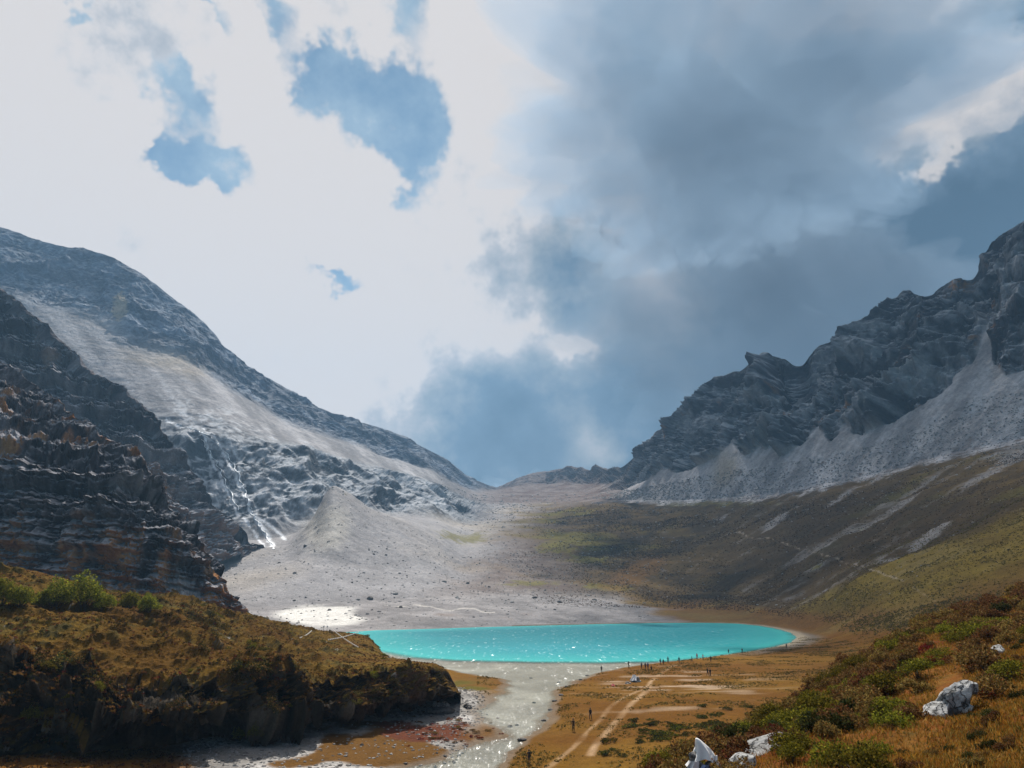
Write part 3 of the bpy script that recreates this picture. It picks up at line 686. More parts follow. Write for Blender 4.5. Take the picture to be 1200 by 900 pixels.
roll = fbm(P0, 0.035, 4, seed=101) * 3.0 * sst(HL.t, 0.6, 1.3) + ridged(P0, 0.07, 3, st=(.28, 1.3, .6), seed=102) * 3.0 * (1 - .5 * sst(HL.px, 300, 420))
lump = ridged(P0, 0.22, 4, seed=103) * 1.1
blk = blocks(P0, 2.6, 1.5, 112)
facer = face * sst(HL.t, 0.03, 0.2) * (-0.8 + (ridged(P0, 0.07, 5, st=(1, 1, 0.6), seed=104) - .4) * 6.0 + fbm(P0, 0.25, 4, gain=.6, seed=105) * 2.2 + (ridged(P0, 0.45, 3, seed=111) - .4) * 0.9 + blk * 2.4 + blocks(P0, 0.9, .6, 114) * .8)
crestf = 1 - 0.8 * sst(HL.t, 2.8, 3.0)
HL.P = P0 + n * ((roll - 1.2 + lump) * edgef * crestf * sst(HL.t, 0.05, .5) + facer * (0.4 + 0.6 * edgef) * (1 - .5 * sst(HL.px, 505, 530)))[:, None]
nn = HL.normals(); up = nn[:, 2]
a = fbm(P0, 0.05, 4, seed=106); b = fbm(P0, 0.3, 4, seed=107)
ch = lerp(arr(0.090, 0.045, 0.008), arr(0.130, 0.078, 0.013), sst(a + .6 * b, -.4, .4))
ch = lerp(ch, arr(0.05, 0.042, 0.014), sst(b + .7 * a + .5 * lump - .35, 0.0, .35) * .8)
rockh = lerp(arr(0.035, 0.027, 0.018), arr(0.13, 0.105, 0.08), sst(b + fbm(P0, 0.5, 3, st=(1, 1, .3), seed=108), -.4, .7))
rockh = lerp(rockh, arr(0.17, 0.085, 0.04), sst(HL.px, 330, 400) * sst(fbm(P0, 0.12, 3, st=(1, 1, .4), seed=109), -.15, .4) * .7)
rockh = rockh * (.75 + .6 * blk)[:, None]
steep = 1 - sst(up + .25 * b, 0.32, 0.62)
ch = lerp(ch, rockh, np.clip(steep * sst(HL.t, 0.0, 0.1), 0, 1))
ch = lerp(ch, arr(0.33, 0.31, 0.29), sst(b + .3 * fbm(P0, 1.1, 3, seed=110) - .48, 0, .1) * .8)
HILL = HL.mesh('heath_hill_left', M_hill, ch, flat=True)

# ------------------------------------------------------------------ heath slope we stand on
frows = [
    [(100, 0, 'w', (4, 13)), (600, 0, 'w', (3, 15.5)), (900, 0, 'w', (3, 16.6)), (1380, 0, 'w', (3, 18))],
    [(100, 1300, 'd', 12), (500, 1150, 'd', 17), (700, 1000, 'd', 22), (800, 965, 'd', 22), (900, 955, 'd', 20), (1000, 955, 'd', 19), (1100, 955, 'd', 18), (1200, 950, 'd', 18), (1380, 930, 'd', 17)],
    [(100, 1250, 'd', 18), (500, 1080, 'd', 25), (700, 965, 'd', 31), (800, 915, 'd', 32), (900, 875, 'd', 34), (1000, 836, 'd', 37), (1100, 806, 'd', 39), (1200, 768, 'd', 41), (1380, 690, 'd', 42)],
    [(100, 1200, 'd', 25), (500, 1040, 'd', 32), (700, 945, 'd', 39), (760, 905, 'd', 42), (800, 888, 'd', 43), (850, 866, 'd', 45), (900, 837, 'd', 48), (950, 808, 'd', 52), (1000, 780, 'd', 56), (1050, 754, 'd', 60), (1100, 727, 'd', 64), (1150, 711, 'd', 66), (1200, 698, 'd', 68), (1380, 640, 'd', 70)]]
FR = Loft(frows, [30, 110, 150, 30, 14], 100, 1300, 490, back=((9, -4.5), (60, -18)), smooth=4, hi=1900)
P0 = FR.P.copy(); n = FR.normals()
FR.P = P0 + n * ((fbm(P0, 0.09, 3, seed=121) * 0.9 + fbm(P0, 0.5, 4, seed=122) * 0.28) * sst(FR.t, 0.3, 1.0))[:, None]
a = fbm(P0, 0.12, 4, seed=123); b = fbm(P0, 0.9, 4, seed=124)
cf = lerp(arr(0.135, 0.040, 0.010), arr(0.155, 0.075, 0.016), sst(a + .6 * b, -.4, .4))
cf = lerp(cf, arr(0.05, 0.045, 0.014), sst(b + .5 * a - .25, 0, .3) * .7)
FORE = FR.mesh('heath_slope_near', M_fore, cf)

# ================================================================== things
bpy.context.view_layer.update()
DG = bpy.context.evaluated_depsgraph_get()
def ray(px, py):
    u = (450 - py) / F; r = (px - 600) / F
    v = Vector((r, CP - u * SP, SP + u * CP)).normalized()
    o = Vector((0, 0, H))
    for _ in range(6):
        ok, loc, nrm, idx, ob, mx = scene.ray_cast(DG, o, v)
        if not ok: return None
        if 'water' not in ob.name: return loc, nrm, ob
        o = loc + v * 0.05
    return None
def down(x, y, z=60):
    ok, loc, nrm, idx, ob, mx = scene.ray_cast(DG, Vector((x, y, z)), Vector((0, 0, -1)))
    return (loc, nrm) if ok else (Vector((x, y, 0)), Vector((0, 0, 1)))
def tag(o, label=None, cat=None, group=None, kind=None):
    if label: o['label'] = label
    if cat: o['category'] = cat
    if group: o['group'] = group
    if kind: o['kind'] = kind
    return o
def pymesh(name, Vv, Ff, mats, midx=None, col=None, smooth=False):
    me = bpy.data.meshes.new(name)
    me.from_pydata([tuple(map(float, v)) for v in Vv], [], [tuple(map(int, f)) for f in Ff])
    for m in (mats if isinstance(mats, (list, tuple)) else [mats]): me.materials.append(m)
    if midx is not None: me.polygons.foreach_set('material_index', np.asarray(midx, np.int32))
    if col is not None:
        a = me.attributes.new('albedo', 'FLOAT_COLOR', 'POINT')
        c4 = np.ones((len(Vv), 4), np.float32); c4[:, :3] = col; a.data.foreach_set('color', c4.ravel())
    if smooth: me.polygons.foreach_set('use_smooth', np.ones(len(me.polygons), bool))
    me.update(); return me
def link(name, me, parent=None, loc=None, rot=None, scl=None):
    o = bpy.data.objects.new(name, me); COL.objects.link(o)
    if parent is not None: o.parent = parent
    if loc is not None: o.location = loc
    if rot is not None: o.rotation_euler = rot
    if scl is not None: o.scale = scl if not np.isscalar(scl) else (scl,) * 3
    return o
def tubes(paths, sides=5):                       # paths: lists of (point, radius)
    Vv, Ff = [], []
    for path in paths:
        base = len(Vv); n = len(path)
        for i, (p, r) in enumerate(path):
            p = Vector(p); q = Vector(path[min(i + 1, n - 1)][0]) - Vector(path[max(i - 1, 0)][0])
            q.normalize(); a = q.orthogonal().normalized(); b = q.cross(a)
            for k in range(sides):
                an = 2 * math.pi * k / sides
                Vv.append(p + (a * math.cos(an) + b * math.sin(an)) * r)
        for i in range(n - 1):
            for k in range(sides):
                k2 = (k + 1) % sides
                Ff.append((base + i * sides + k, base + i * sides + k2, base + (i + 1) * sides + k2, base + (i + 1) * sides + k))
        Ff.append(tuple(base + (n - 1) * sides + k for k in range(sides)))
    return Vv, Ff

# ---- materials of the things
def mat_leaf():
    m = bpy.data.materials.new('shrub_leaves'); m.use_nodes = True; T = NT(m.node_tree); T.n.clear()
    a = T.node('ShaderNodeAttribute'); a.attribute_name = 'albedo'
    oi = T.node('ShaderNodeObjectInfo')
    hs = T.node('ShaderNodeHueSaturation')
    T.l.new(T.m('MULTIPLY_ADD', oi.outputs['Random'], 0.05, 0.475), hs.inputs['Hue'])
    T.l.new(T.m('MULTIPLY_ADD', oi.outputs['Random'], 0.6, 0.7), hs.inputs['Value'])
    T.l.new(a.outputs['Color'], hs.inputs['Color'])
    d = T.node('ShaderNodeBsdfDiffuse'); T.l.new(hs.outputs[0], d.inputs[0])
    tr = T.node('ShaderNodeBsdfTranslucent'); T.l.new(hs.outputs[0], tr.inputs[0])
    mx = T.node('ShaderNodeMixShader'); mx.inputs[0].default_value = 0.42
    T.l.new(d.outputs[0], mx.inputs[1]); T.l.new(tr.outputs[0], mx.inputs[2])
    o = T.node('ShaderNodeOutputMaterial'); T.l.new(mx.outputs[0], o.inputs[0]); return m
M_leaf = mat_leaf()
def mat_plain(name, col, rough=0.8, scale=8.0, amp=0.25, bump=0.0):
    return mat_ground(name, [scale], [amp], bump, scale, rough, 0.3, att=False, base=col)
M_twig = mat_plain('twig_bark', (0.06, 0.045, 0.03), 0.9, 20)
def mat_stone(name, light, dark, crack=0.5, sc=1.6):
    m = bpy.data.materials.new(name); m.use_nodes = True; T = NT(m.node_tree)
    b = m.node_tree.nodes['Principled BSDF']
    tc = T.node('ShaderNodeTexCoord').outputs['Object']
    n = T.noise(tc, sc * 1.3, 7, 0.7); n2 = T.noise(tc, sc * 6, 5, 0.7)
    c = T.mix(T.ss(n, 0.34, 0.56), dark, light)
    c = T.mix(T.m('MULTIPLY', T.ss(n2, 0.55, 0.75), 0.6), c, dark)
    w = T.v('ADD', tc, T.v('MULTIPLY', T.noise(tc, sc * 1.5, 4, 0.6, col=True), (0.7, 0.7, 0.7)))
    vo = T.node('ShaderNodeTexVoronoi'); vo.feature = 'DISTANCE_TO_EDGE'; T.l.new(w, vo.inputs['Vector']); vo.inputs['Scale'].default_value = sc * 0.9
    mr = T.node('ShaderNodeMapRange'); T.l.new(vo.outputs['Distance'], mr.inputs[0]); mr.inputs[1].default_value = 0.0; mr.inputs[2].default_value = 0.05; mr.inputs[3].default_value = crack; mr.inputs[4].default_value = 0.0
    c = T.mix(mr.outputs[0], c, (0.03, 0.03, 0.03))
    T.l.new(c, b.inputs['Base Color']); b.inputs['Roughness'].default_value = 0.95
    b.inputs['Specular IOR Level'].default_value = 0.08
    bp = T.node('ShaderNodeBump'); bp.inputs['Distance'].default_value = 0.12 / sc
    T.l.new(T.m('ADD', n2, T.m('MULTIPLY', mr.outputs[0], -1.2)), bp.inputs['Height']); T.l.new(bp.outputs[0], b.inputs['Normal'])
    return m
M_lime = mat_stone('white_limestone', (0.42, 0.42, 0.415), (0.17, 0.165, 0.155), 0.85)
M_grey = mat_stone('grey_stone', (0.33, 0.32, 0.31), (0.12, 0.115, 0.11), 0.4)
M_dark = mat_stone('dark_stone', (0.15, 0.14, 0.135), (0.05, 0.045, 0.04), 0.3)

# ---- shrubs
def shrub_mesh(name, seed, nleaf, palette, w=1.0, h=0.7, leaf=0.05, lumps=7, spread=0.75):
    r = np.random.default_rng(seed)
    L = []
    for i in range(lumps):
        a = r.uniform(0, 2 * math.pi); q = spread * math.sqrt(r.uniform(0, 1))
        rad = r.uniform(0.26, 0.46) * (1.15 - 0.5 * q)
        L.append((q * math.cos(a), q * math.sin(a), rad * 0.55 + r.uniform(0.05, 0.5) * (1 - q * q), rad))
    L = np.array(L)
    k = r.choice(lumps, nleaf, p=L[:, 3] ** 2 / (L[:, 3] ** 2).sum())
    d = r.normal(size=(nleaf, 3)); d[:, 2] = np.abs(d[:, 2]) * 0.9 - 0.25; d /= np.linalg.norm(d, axis=1)[:, None]
    bump = 1 + 0.25 * np.sin(d[:, 0] * 7 + k) * np.sin(d[:, 1] * 6 + 2 * k)
    rr = L[k, 3] * bump * (0.72 + 0.36 * r.uniform(0, 1, nleaf) ** 0.6)
    c = L[k, :3] + d * rr[:, None]
    c *= np.array([w, w, h / 0.75]); c[:, 2] = np.maximum(c[:, 2], 0.01)
    ax = d + r.normal(size=(nleaf, 3)) * 0.7; ax /= np.linalg.norm(ax, axis=1)[:, None]
    sd_ = np.cross(ax, r.normal(size=(nleaf, 3))); sd_ /= np.linalg.norm(sd_, axis=1)[:, None]
    s = leaf * r.uniform(0.6, 1.5, nleaf)[:, None]
    V4 = np.stack([c - ax * s * 0.2 - sd_ * s * .1, c + ax * s * .6 - sd_ * s * 0.55, c + ax * s * 1.5, c + ax * s * .6 + sd_ * s * 0.55], 1).reshape(-1, 3)
    Q = np.arange(nleaf * 4).reshape(-1, 4)
    pal = np.array(palette); w0 = r.uniform(0, 1, nleaf)
    idx = r.integers(0, len(pal), nleaf)
    col = pal[idx] * r.uniform(0.6, 1.35, nleaf)[:, None]
    me = bpy.data.meshes.new(name)
    me.vertices.add(len(V4)); me.vertices.foreach_set('co', V4.astype(np.float32).ravel())
    me.loops.add(Q.size); me.loops.foreach_set('vertex_index', Q.ravel().astype(np.int32))
    me.polygons.add(len(Q)); me.polygons.foreach_set('loop_start', np.arange(0, Q.size, 4, dtype=np.int32)); me.update(calc_edges=True)
    a = me.attributes.new('albedo', 'FLOAT_COLOR', 'POINT'); c4 = np.ones((len(V4), 4), np.float32)
    c4[:, :3] = np.repeat(col, 4, 0); a.data.foreach_set('color', c4.ravel()); me.materials.append(M_leaf)
    # stems reaching the lumps
    paths = []
    for l in L:
        e = Vector((l[0] * w, l[1] * w, l[2] * h / 0.75)); b0 = Vector((l[0] * .15 * w, l[1] * .15 * w, -0.12))
        paths.append([(b0, 0.03), (b0.lerp(e, 0.5) + Vector((0, 0, .06)), 0.02), (e, 0.006)])
    vv, ff = tubes(paths, 4)
    return me, pymesh(name + '_stems', vv, ff, M_twig)
P_brown = [(0.13, 0.072, 0.022), (0.17, 0.10, 0.030), (0.060, 0.040, 0.015), (0.20, 0.125, 0.050), (0.12, 0.045, 0.018)]
P_green = [(0.085, 0.080, 0.010), (0.13, 0.115, 0.014), (0.050, 0.052, 0.010), (0.17, 0.14, 0.018)]
P_dark = [(0.020, 0.030, 0.010), (0.035, 0.040, 0.012), (0.050, 0.045, 0.015)]
P_red = [(0.16, 0.022, 0.015), (0.10, 0.018, 0.012), (0.20, 0.045, 0.02)]
P_yel = [(0.18, 0.17, 0.02), (0.12, 0.135, 0.018), (0.22, 0.19, 0.03), (0.08, 0.09, 0.015)]
protos = {
    'brown': [shrub_mesh('heather_shrub', 300 + i, 1500, P_brown, 1.0, 0.75, 0.055) for i in range(4)],
    'green': [shrub_mesh('juniper_shrub', 320 + i, 1700, P_green, 1.0, 0.62, 0.05, 9) for i in range(4)],
    'dark': [shrub_mesh('rhododendron_shrub', 340 + i, 1500, P_dark, 1.0, 0.72, 0.06) for i in range(3)],
    'red': [shrub_mesh('barberry_shrub', 360 + i, 900, P_red, 0.9, 0.7, 0.05, 5) for i in range(2)],
    'bush': [shrub_mesh('willow_bush', 380 + i, 3800, P_yel, 1.0, 1.05, 0.05, 12) for i in range(2)],
    'mat': [shrub_mesh('mat_shrub', 390 + i, 420, P_dark + P_green[:2], 1.0, 0.34, 0.09, 8, 0.9) for i in range(3)],
    'low': [shrub_mesh('low_heath_shrub', 400 + i, 520, P_dark + P_brown[:2], 1.0, 0.6, 0.085) for i in range(4)],
}
KINDN = {'brown': 'heather_shrub', 'green': 'juniper_shrub', 'dark': 'rhododendron_shrub', 'red': 'barberry_shrub', 'bush': 'willow_bush', 'mat': 'mat_shrub', 'low': 'low_heath_shrub'}
def put_shrub(kind, loc, size, label, group, nrm=None, hs=1.0, stems=True):
    me, st = random.choice(protos[kind])
    o = link(KINDN[kind], me, None, loc, (0, 0, random.uniform(0, 6.28)), (size, size * random.uniform(.85, 1.15), size * hs))
    if nrm is not None:
        q = Vector((0, 0, 1)).lerp(Vector(nrm), 0.6).normalized().to_track_quat('Z', 'Y').to_matrix().to_3x3()
        o.rotation_euler = (q @ Matrix.Rotation(random.uniform(0, 6.28), 3, 'Z')).to_euler()
    tag(o, label, 'shrub' if kind != 'bush' else 'bush', group)
    if stems: link('stems', st, o)
    return o
def belt_place(p):
    x, y = to_px(p[0], p[1], p[2]); v = y - np.interp(x, ex, ey)
    if math.hypot(x - 1115, y - 815) < 62: return 'beside the big white boulder'
    if math.hypot(x - 895, y - 878) < 45: return 'around the flat white slab'
    if x < 870: return 'near the cloth-wrapped cairn'
    if x > 1140: return 'at the right edge of the near slope' if v > 40 else 'on the brow at the far right'
    if v < 28: return 'on the brow of the near slope, ' + ('lower left stretch' if x < 980 else 'upper stretch')
    if y > 860: return 'at the bottom edge right of the slab'
    return 'mid belt left of the boulder' if x < 1060 else 'above the boulder'
def hill_place(i):
    x, tt = HL.px[i], HL.t[i]
    if tt < 1.0: return 'on the dark front of the left hill' if x < 300 else 'on the rock edge above the gravel bar'
    if x > 340: return 'on the right end of the left hill near the flag strings'
    if tt > 2.3: return 'high on the left hill below the crag'
    return 'on the middle bench of the left hill' + (' near the left edge' if x < 130 else '')
def size_word(s, a, b): return 'small ' if s < a else ('wide ' if s > b else '')
# slope we stand on: the shrub belt along its brow
fnr = FR.normals()
ex = [700, 760, 800, 850, 900, 950, 1000, 1050, 1100, 1150, 1200, 1380]; ey = [945, 905, 888, 866, 837, 808, 780, 754, 727, 711, 698, 640]
vv_ = FR.py - np.interp(FR.px, ex, ey)
cl = fbm(FR.P0, 0.16, 3, seed=131); cl2 = fbm(FR.P0, 0.30, 3, seed=132)
belt = (1 - sst(vv_ + 30 * cl - 22 * sst(FR.px, 850, 950) * (1 - sst(FR.px, 1080, 1180)), 62, 100))
belt = np.maximum(belt, 0.9 * sst(blobm(FR.px, FR.py, 1085, 850, 75, 24, -28) + .3 * cl, .4, .7))
belt = np.maximum(belt, 0.9 * sst(blobm(FR.px, FR.py, 1165, 800, 45, 22, -28) + .3 * cl, .4, .7))
belt = np.maximum(belt, 0.9 * sst(blobm(FR.px, FR.py, 1000, 890, 40, 20, -28) + .3 * cl, .4, .7))
gap = np.maximum(sst(blobm(FR.px, FR.py, 1185, 772, 34, 16, -28), .4, .6), sst(blobm(FR.px, FR.py, 1050, 828, 26, 8, -35), .4, .6))
belt *= (1 - gap) * ((FR.t > 1.0) & (FR.t < 3.25)) * sst(FR.px, 740, 800)
G3 = FR.P.reshape(FR.shape + (3,))
area = np.linalg.norm(np.cross(np.gradient(G3, axis=1), np.gradient(G3, axis=0)), axis=-1).ravel()
keep_out = [(1115, 812, 46, 34, -35), (895, 879, 24, 10, -25), (824, 880, 24, 26, 0), (1168, 763, 14, 9, -30), (868, 897, 20, 8, 0)]
ko = np.zeros(len(FR.px))
for k_ in keep_out: ko = np.maximum(ko, blobm(FR.px, FR.py, *k_))
w_ = area * belt * (ko < 0.45) * (FR.px < 1360)
idx = RNG.choice(len(w_), 490, replace=False, p=w_ / w_.sum())
pts_ = []
for i in idx:
    p = FR.P[i]
    if all((p[0] - q[0]) ** 2 + (p[1] - q[1]) ** 2 > 0.5 for q in pts_):
        pts_.append(p)
        g = cl2[i] + random.uniform(-.25, .25)
        kd = 'green' if g > 0.17 else ('dark' if g < -0.34 else 'brown')
        sz = random.uniform(0.65, 1.15)
        lab, gr = {'green': ('yellow-green juniper shrub ', 'junipers on the near slope'),
                   'dark': ('dark green leafy shrub ', 'dark shrubs on the near slope'),
                   'brown': ('brown heather-like shrub ', 'brown shrubs on the near slope')}[kd]
        lab = size_word(sz, .8, 1.0) + lab + belt_place(p)
        put_shrub(kd, p - np.array([0, 0, 0.08]), sz, lab, gr, fnr[i])
for (x, y, s, lab) in [(1089, 766, .75, 'red shrub left of the yellow-green juniper patch, upper of the two red ones'), (1096, 782, .8, 'red shrub just above the big white boulder, lower of the two red ones'),
                       (912, 842, .7, 'dull red shrub at the lower end of the shrub belt'), (1158, 818, .5, 'small red shrub right of the big white boulder')]:
    h_ = ray(x, y)
    if h_: put_shrub('red', h_[0], s, lab, 'red shrubs on the near slope', h_[1])
for (x, y, s, lab) in [(1145, 748, 1.5, 'wide bright yellow-green juniper patch near the right edge'), (1075, 795, 1.2, 'bright yellow-green juniper left of the big white boulder'), (1040, 812, 1.2, 'yellow-green juniper cushion below the brow of the near slope'),
                       (960, 840, 1.3, 'mid green juniper cushion low on the shrub belt'), (945, 858, 1.2, 'lowest green juniper cushion above the white slab'), (1185, 798, 1.0, 'yellow-topped shrub at the right edge beside the boulder')]:
    h_ = ray(x, y)
    if h_:
        o = put_shrub('green', h_[0], s, lab, 'junipers on the near slope', h_[1]); o.scale.z *= .9
# dark tufts in the orange turf
w_ = area * (1 - belt) * ((FR.t > 1.0) & (FR.t < 2.9)) * (ko < .4) * (FR.px > 850) * (FR.px < 1240)
for i in RNG.choice(len(w_), 90, replace=False, p=w_ / w_.sum()):
    put_shrub(random.choice(['dark', 'brown']), FR.P[i] - np.array([0, 0, .05]), random.uniform(.18, .42), 'tiny dark tuft in the orange turf ' + belt_place(FR.P[i]), 'tufts in the near turf', fnr[i], stems=False)
# orange grass
def grass(n):
    w_ = area * ((FR.t > 0.9) & (FR.t < 3.3)) * (ko < .85) * sst(FR.px, 740, 790) * (FR.px < 1360) * (1.15 - belt * .8)
    i = RNG.choice(len(w_), n, p=w_ / w_.sum())
    e1 = G3.reshape(-1, 3)
    nc = FR.shape[1]
    j = np.clip(i + 1, 0, len(w_) - 1); k2 = np.clip(i + nc, 0, len(w_) - 1)
    u_ = RNG.uniform(0, 1, (n, 1)); v2 = RNG.uniform(0, 1, (n, 1))
    p = e1[i] + (e1[j] - e1[i]) * u_ + (e1[k2] - e1[i]) * v2
    hgt = RNG.uniform(0.07, 0.22, n) * (1 + .5 * cl2[i]); an = RNG.uniform(0, 6.28, n)
    side = np.stack([np.cos(an), np.sin(an), 0 * an], 1) * RNG.uniform(.012, .026, n)[:, None]
    lean = np.stack([RNG.normal(0, .4, n), RNG.normal(0, .4, n), np.ones(n)], 1) * hgt[:, None]
    Vg = np.stack([p - side, p + side, p + lean], 1).reshape(-1, 3)
    pal = np.array([(0.21, 0.075, 0.014), (0.24, 0.12, 0.022), (0.12, 0.075, 0.018), (0.25, 0.16, 0.05), (0.07, 0.06, 0.015)])
    col = pal[RNG.choice(5, n, p=[.35, .3, .15, .08, .12])] * RNG.uniform(.7, 1.25, n)[:, None]
    o = grid_mesh('grass', Vg, np.arange(3 * n).reshape(-1, 3), M_leaf, np.repeat(col, 3, 0)); tag(o, 'orange autumn grass covering the near slope', kind='stuff')
grass(150000)
# left hill: heath shrubs, bushes and a cover of low clumps
hnr = HL.normals()
GH = HL.P.reshape(HL.shape + (3,)); areaH = np.linalg.norm(np.cross(np.gradient(GH, axis=1), np.gradient(GH, axis=0)), axis=-1).ravel()
hc = fbm(HL.P0, 0.07, 3, st=(.7, 1.2, 1), seed=141) + .5 * fbm(HL.P0, 0.25, 3, seed=142)
wH = areaH * sst(hc, 0.0, .4) * (hnr[:, 2] > .25) * (HL.t > .15) * (HL.t < 2.97) * (HL.px < 505) * (HL.px > -30) * (1 + 2 * sst(HL.t, 1.3, 0.6) + 2.0 * (HL.t < 1.1))
for i in RNG.choice(len(wH), 280, replace=False, p=wH / wH.sum()):
    kd = 'low' if random.random() < .8 else 'green'
    sz = random.uniform(.8, 2.0) * (.55 if HL.px[i] > 340 else .85)
    put_shrub(kd, HL.P[i] - np.array([0, 0, .1]), sz, size_word(sz, 1.2, 1.6) + {'low': 'dark heath shrub ', 'green': 'green juniper cushion '}[kd] + hill_place(i), {'low': 'dark shrubs on the left hill', 'green': 'green cushions on the left hill'}[kd], hnr[i], hs=random.uniform(.7, 1.1), stems=False)
for (x, y, s, lab) in [(2, 709, 3.6, 'yellow willow bush cut off by the left edge'), (24, 710, 2.6, 'small yellow willow bush beside the one at the left edge'), (66, 711, 3.6, 'tall yellow-green willow bush, left half of the pair on the hill'),
                       (98, 711, 4.2, 'broad yellow-green willow bush, right half of the pair on the hill'), (152, 713, 2.6, 'low green willow bush right of the tall pair'), (176, 716, 2.4, 'last low green bush in the row on the hill'), (174, 702, 1.3, 'tiny round bush on the hill crest below the crag'), (50, 712, 2.2, 'short dull bush left of the tall pair'), (120, 714, 2.2, 'short bush at the right foot of the tall pair'),
                       (283, 866, 1.7, 'yellow-green bush at the foot of the left hill by the gravel'), (300, 864, 1.3, 'small green bush right beside the one by the gravel'), (35, 845, 1.5, 'round green bush low on the left hill near the corner')]:
    h_ = ray(x, y)
    if h_: put_shrub('bush', h_[0] - Vector((0, 0, .15)), s, lab, 'willow bushes on the left hill', None)
def clump_cover(name, Ps, nr, sizes, pal, label, nl=9):
    n = len(Ps); r = RNG
    c = np.repeat(Ps, nl, 0); s = np.repeat(sizes, nl)[:, None]
    d = r.normal(size=(n * nl, 3)); d[:, 2] = np.abs(d[:, 2]); d /= np.linalg.norm(d, axis=1)[:, None]
    c = c + d * s * np.array([.55, .55, .40])
    ax = d + r.normal(size=d.shape) * .6; ax /= np.linalg.norm(ax, axis=1)[:, None]
    sd_ = np.cross(ax, r.normal(size=d.shape)); sd_ /= np.linalg.norm(sd_, axis=1)[:, None]
    Vv = np.stack([c - ax * s * .25, c + ax * s * .2 - sd_ * s * .28, c + ax * s * .45, c + ax * s * .2 + sd_ * s * .28], 1).reshape(-1, 3)
    pal = np.array(pal); ci = np.repeat(r.integers(0, len(pal), n), nl)
    col = pal[ci] * r.uniform(.6, 1.4, n * nl)[:, None]
    o = grid_mesh(name, Vv, np.arange(4 * n * nl).reshape(-1, 4), M_leaf, np.repeat(col, 4, 0))
    o.data.polygons.foreach_set('use_smooth', np.zeros(len(o.data.polygons), bool))
    return tag(o, label, kind='stuff')
wH2 = areaH * (.35 + sst(hc, -.2, .4)) * (hnr[:, 2] > .2) * (HL.t > .1) * (HL.t < 2.99) * (HL.px < 520) * (1 + 3.0 * (HL.t < 1.1))
i = RNG.choice(len(wH2), 19000, p=wH2 / wH2.sum())
clump_cover('heath_cover', HL.P[i] + RNG.normal(0, .15, (len(i), 3)) * np.array([1, 1, 0]), None, RNG.uniform(.2, .6, len(i)) * np.where(HL.px[i] > 340, .6, .9), P_brown + [(0.10, 0.055, 0.012), (0.12, 0.075, .015), (0.07, 0.05, 0.012), (0.03, 0.03, 0.012), (0.09, 0.075, 0.015), (0.05, 0.05, 0.012)], 'low brown heath covering the left hill')
# meadow: mats of green and dark shrubs, and thin tufts
mats = []
for (cx, cy, sx, sy, n) in [(765, 862, 24, 10, 18), (795, 855, 20, 7, 10), (845, 852, 16, 5, 7), (888, 838, 22, 4, 9), (760, 848, 30, 5, 7), (820, 840, 30, 5, 6), (722, 880, 10, 8, 4), (800, 872, 30, 10, 8), (862, 828, 20, 3, 4), (960, 797, 8, 2, 2), (905, 850, 14, 4, 4)]:
    for _ in range(n):
        h_ = ray(random.gauss(cx, sx * .6), random.gauss(cy, sy * .6))
        if h_ and h_[2].name == 'meadow': put_shrub('mat', h_[0], random.uniform(.5, 1.25), 'flat dark green mat shrub on the tan lakeside meadow', 'mat shrubs on the meadow', None, stems=False)
mt = (V.t < 4.4) & (sdw > 1.5) & (px > 560) & (px < 1050)
gq = V.P[mt]; gn = fbm(gq, 0.12, 3, seed=151)
wm = np.gradient(V.P[:, 1].reshape(V.shape), axis=0).ravel()[mt] * V.D.ravel()[mt] * sst(gn, -.1, .4)
i = RNG.choice(len(gq), 16000, p=wm / wm.sum())
clump_cover('meadow_tufts', gq[i], None, RNG.uniform(.12, .4, len(i)), [(0.10, 0.06, 0.015), (0.13, 0.075, 0.018), (0.06, 0.05, 0.015), (0.15, 0.10, 0.03)], 'short tan grass tufts scattered over the lakeside meadow', nl=5)
mt = (V.t < 2.2) & (px > -60) & (px < 330) & (gb < .4)
gq = V.P[mt]; i = RNG.choice(len(gq), 3000)
clump_cover('corner_heath', gq[i], None, RNG.uniform(.15, .5, len(i)), P_brown + [(0.14, 0.06, .015), (0.10, 0.05, 0.012)], 'low brown heath in front of the left hill', nl=7)
hs_ = (V.t > 4.2) & (V.t < 7.6) & (px > 930) & (px < 1290) & (sdw > 20)
gq = V.P[hs_]; gn = fbm(gq, 0.03, 3, seed=161)
wm = (V.D.ravel()[hs_]) ** 1.6 * sst(gn, -.35, .35) * sst(px[hs_], 935, 1060) * sst(V.t[hs_], 4.2, 5.2)
i = RNG.choice(len(gq), 11000, p=wm / wm.sum())
clump_cover('slope_heath_cover', gq[i], None, RNG.uniform(.3, 1.0, len(i)), [(0.12, 0.085, 0.016), (0.14, 0.105, 0.018), (0.09, 0.07, 0.014), (0.07, 0.05, 0.014)], 'low olive heath covering the slope right of the lake', nl=5)
hs_ = (V.t > 5.6) & (V.t < 9.8) & (px > 530) & (px < 1290)
gq = V.P[hs_]; gn = fbm(gq, 0.012, 4, seed=162)
wm = (V.D.ravel()[hs_]) ** 1.5 * sst(gn, -.3, .3) * (.02 + sst(px[hs_] + 60 * gn, 580, 790)) * (1 - sst(V.t[hs_] + .4 * gn, 9.2, 9.75))
i = RNG.choice(len(gq), 20000, p=wm / wm.sum())
clump_cover('far_slope_heath_cover', gq[i], None, RNG.uniform(.5, 1.0, len(i)) * (gq[i][:, 1] / 500), [(0.085, 0.055, 0.018), (0.06, 0.042, 0.016), (0.11, 0.08, 0.018), (0.04, 0.03, 0.014), (0.12, 0.075, 0.02)], 'dark heath tufts over the brown slope beyond the lake', nl=4)

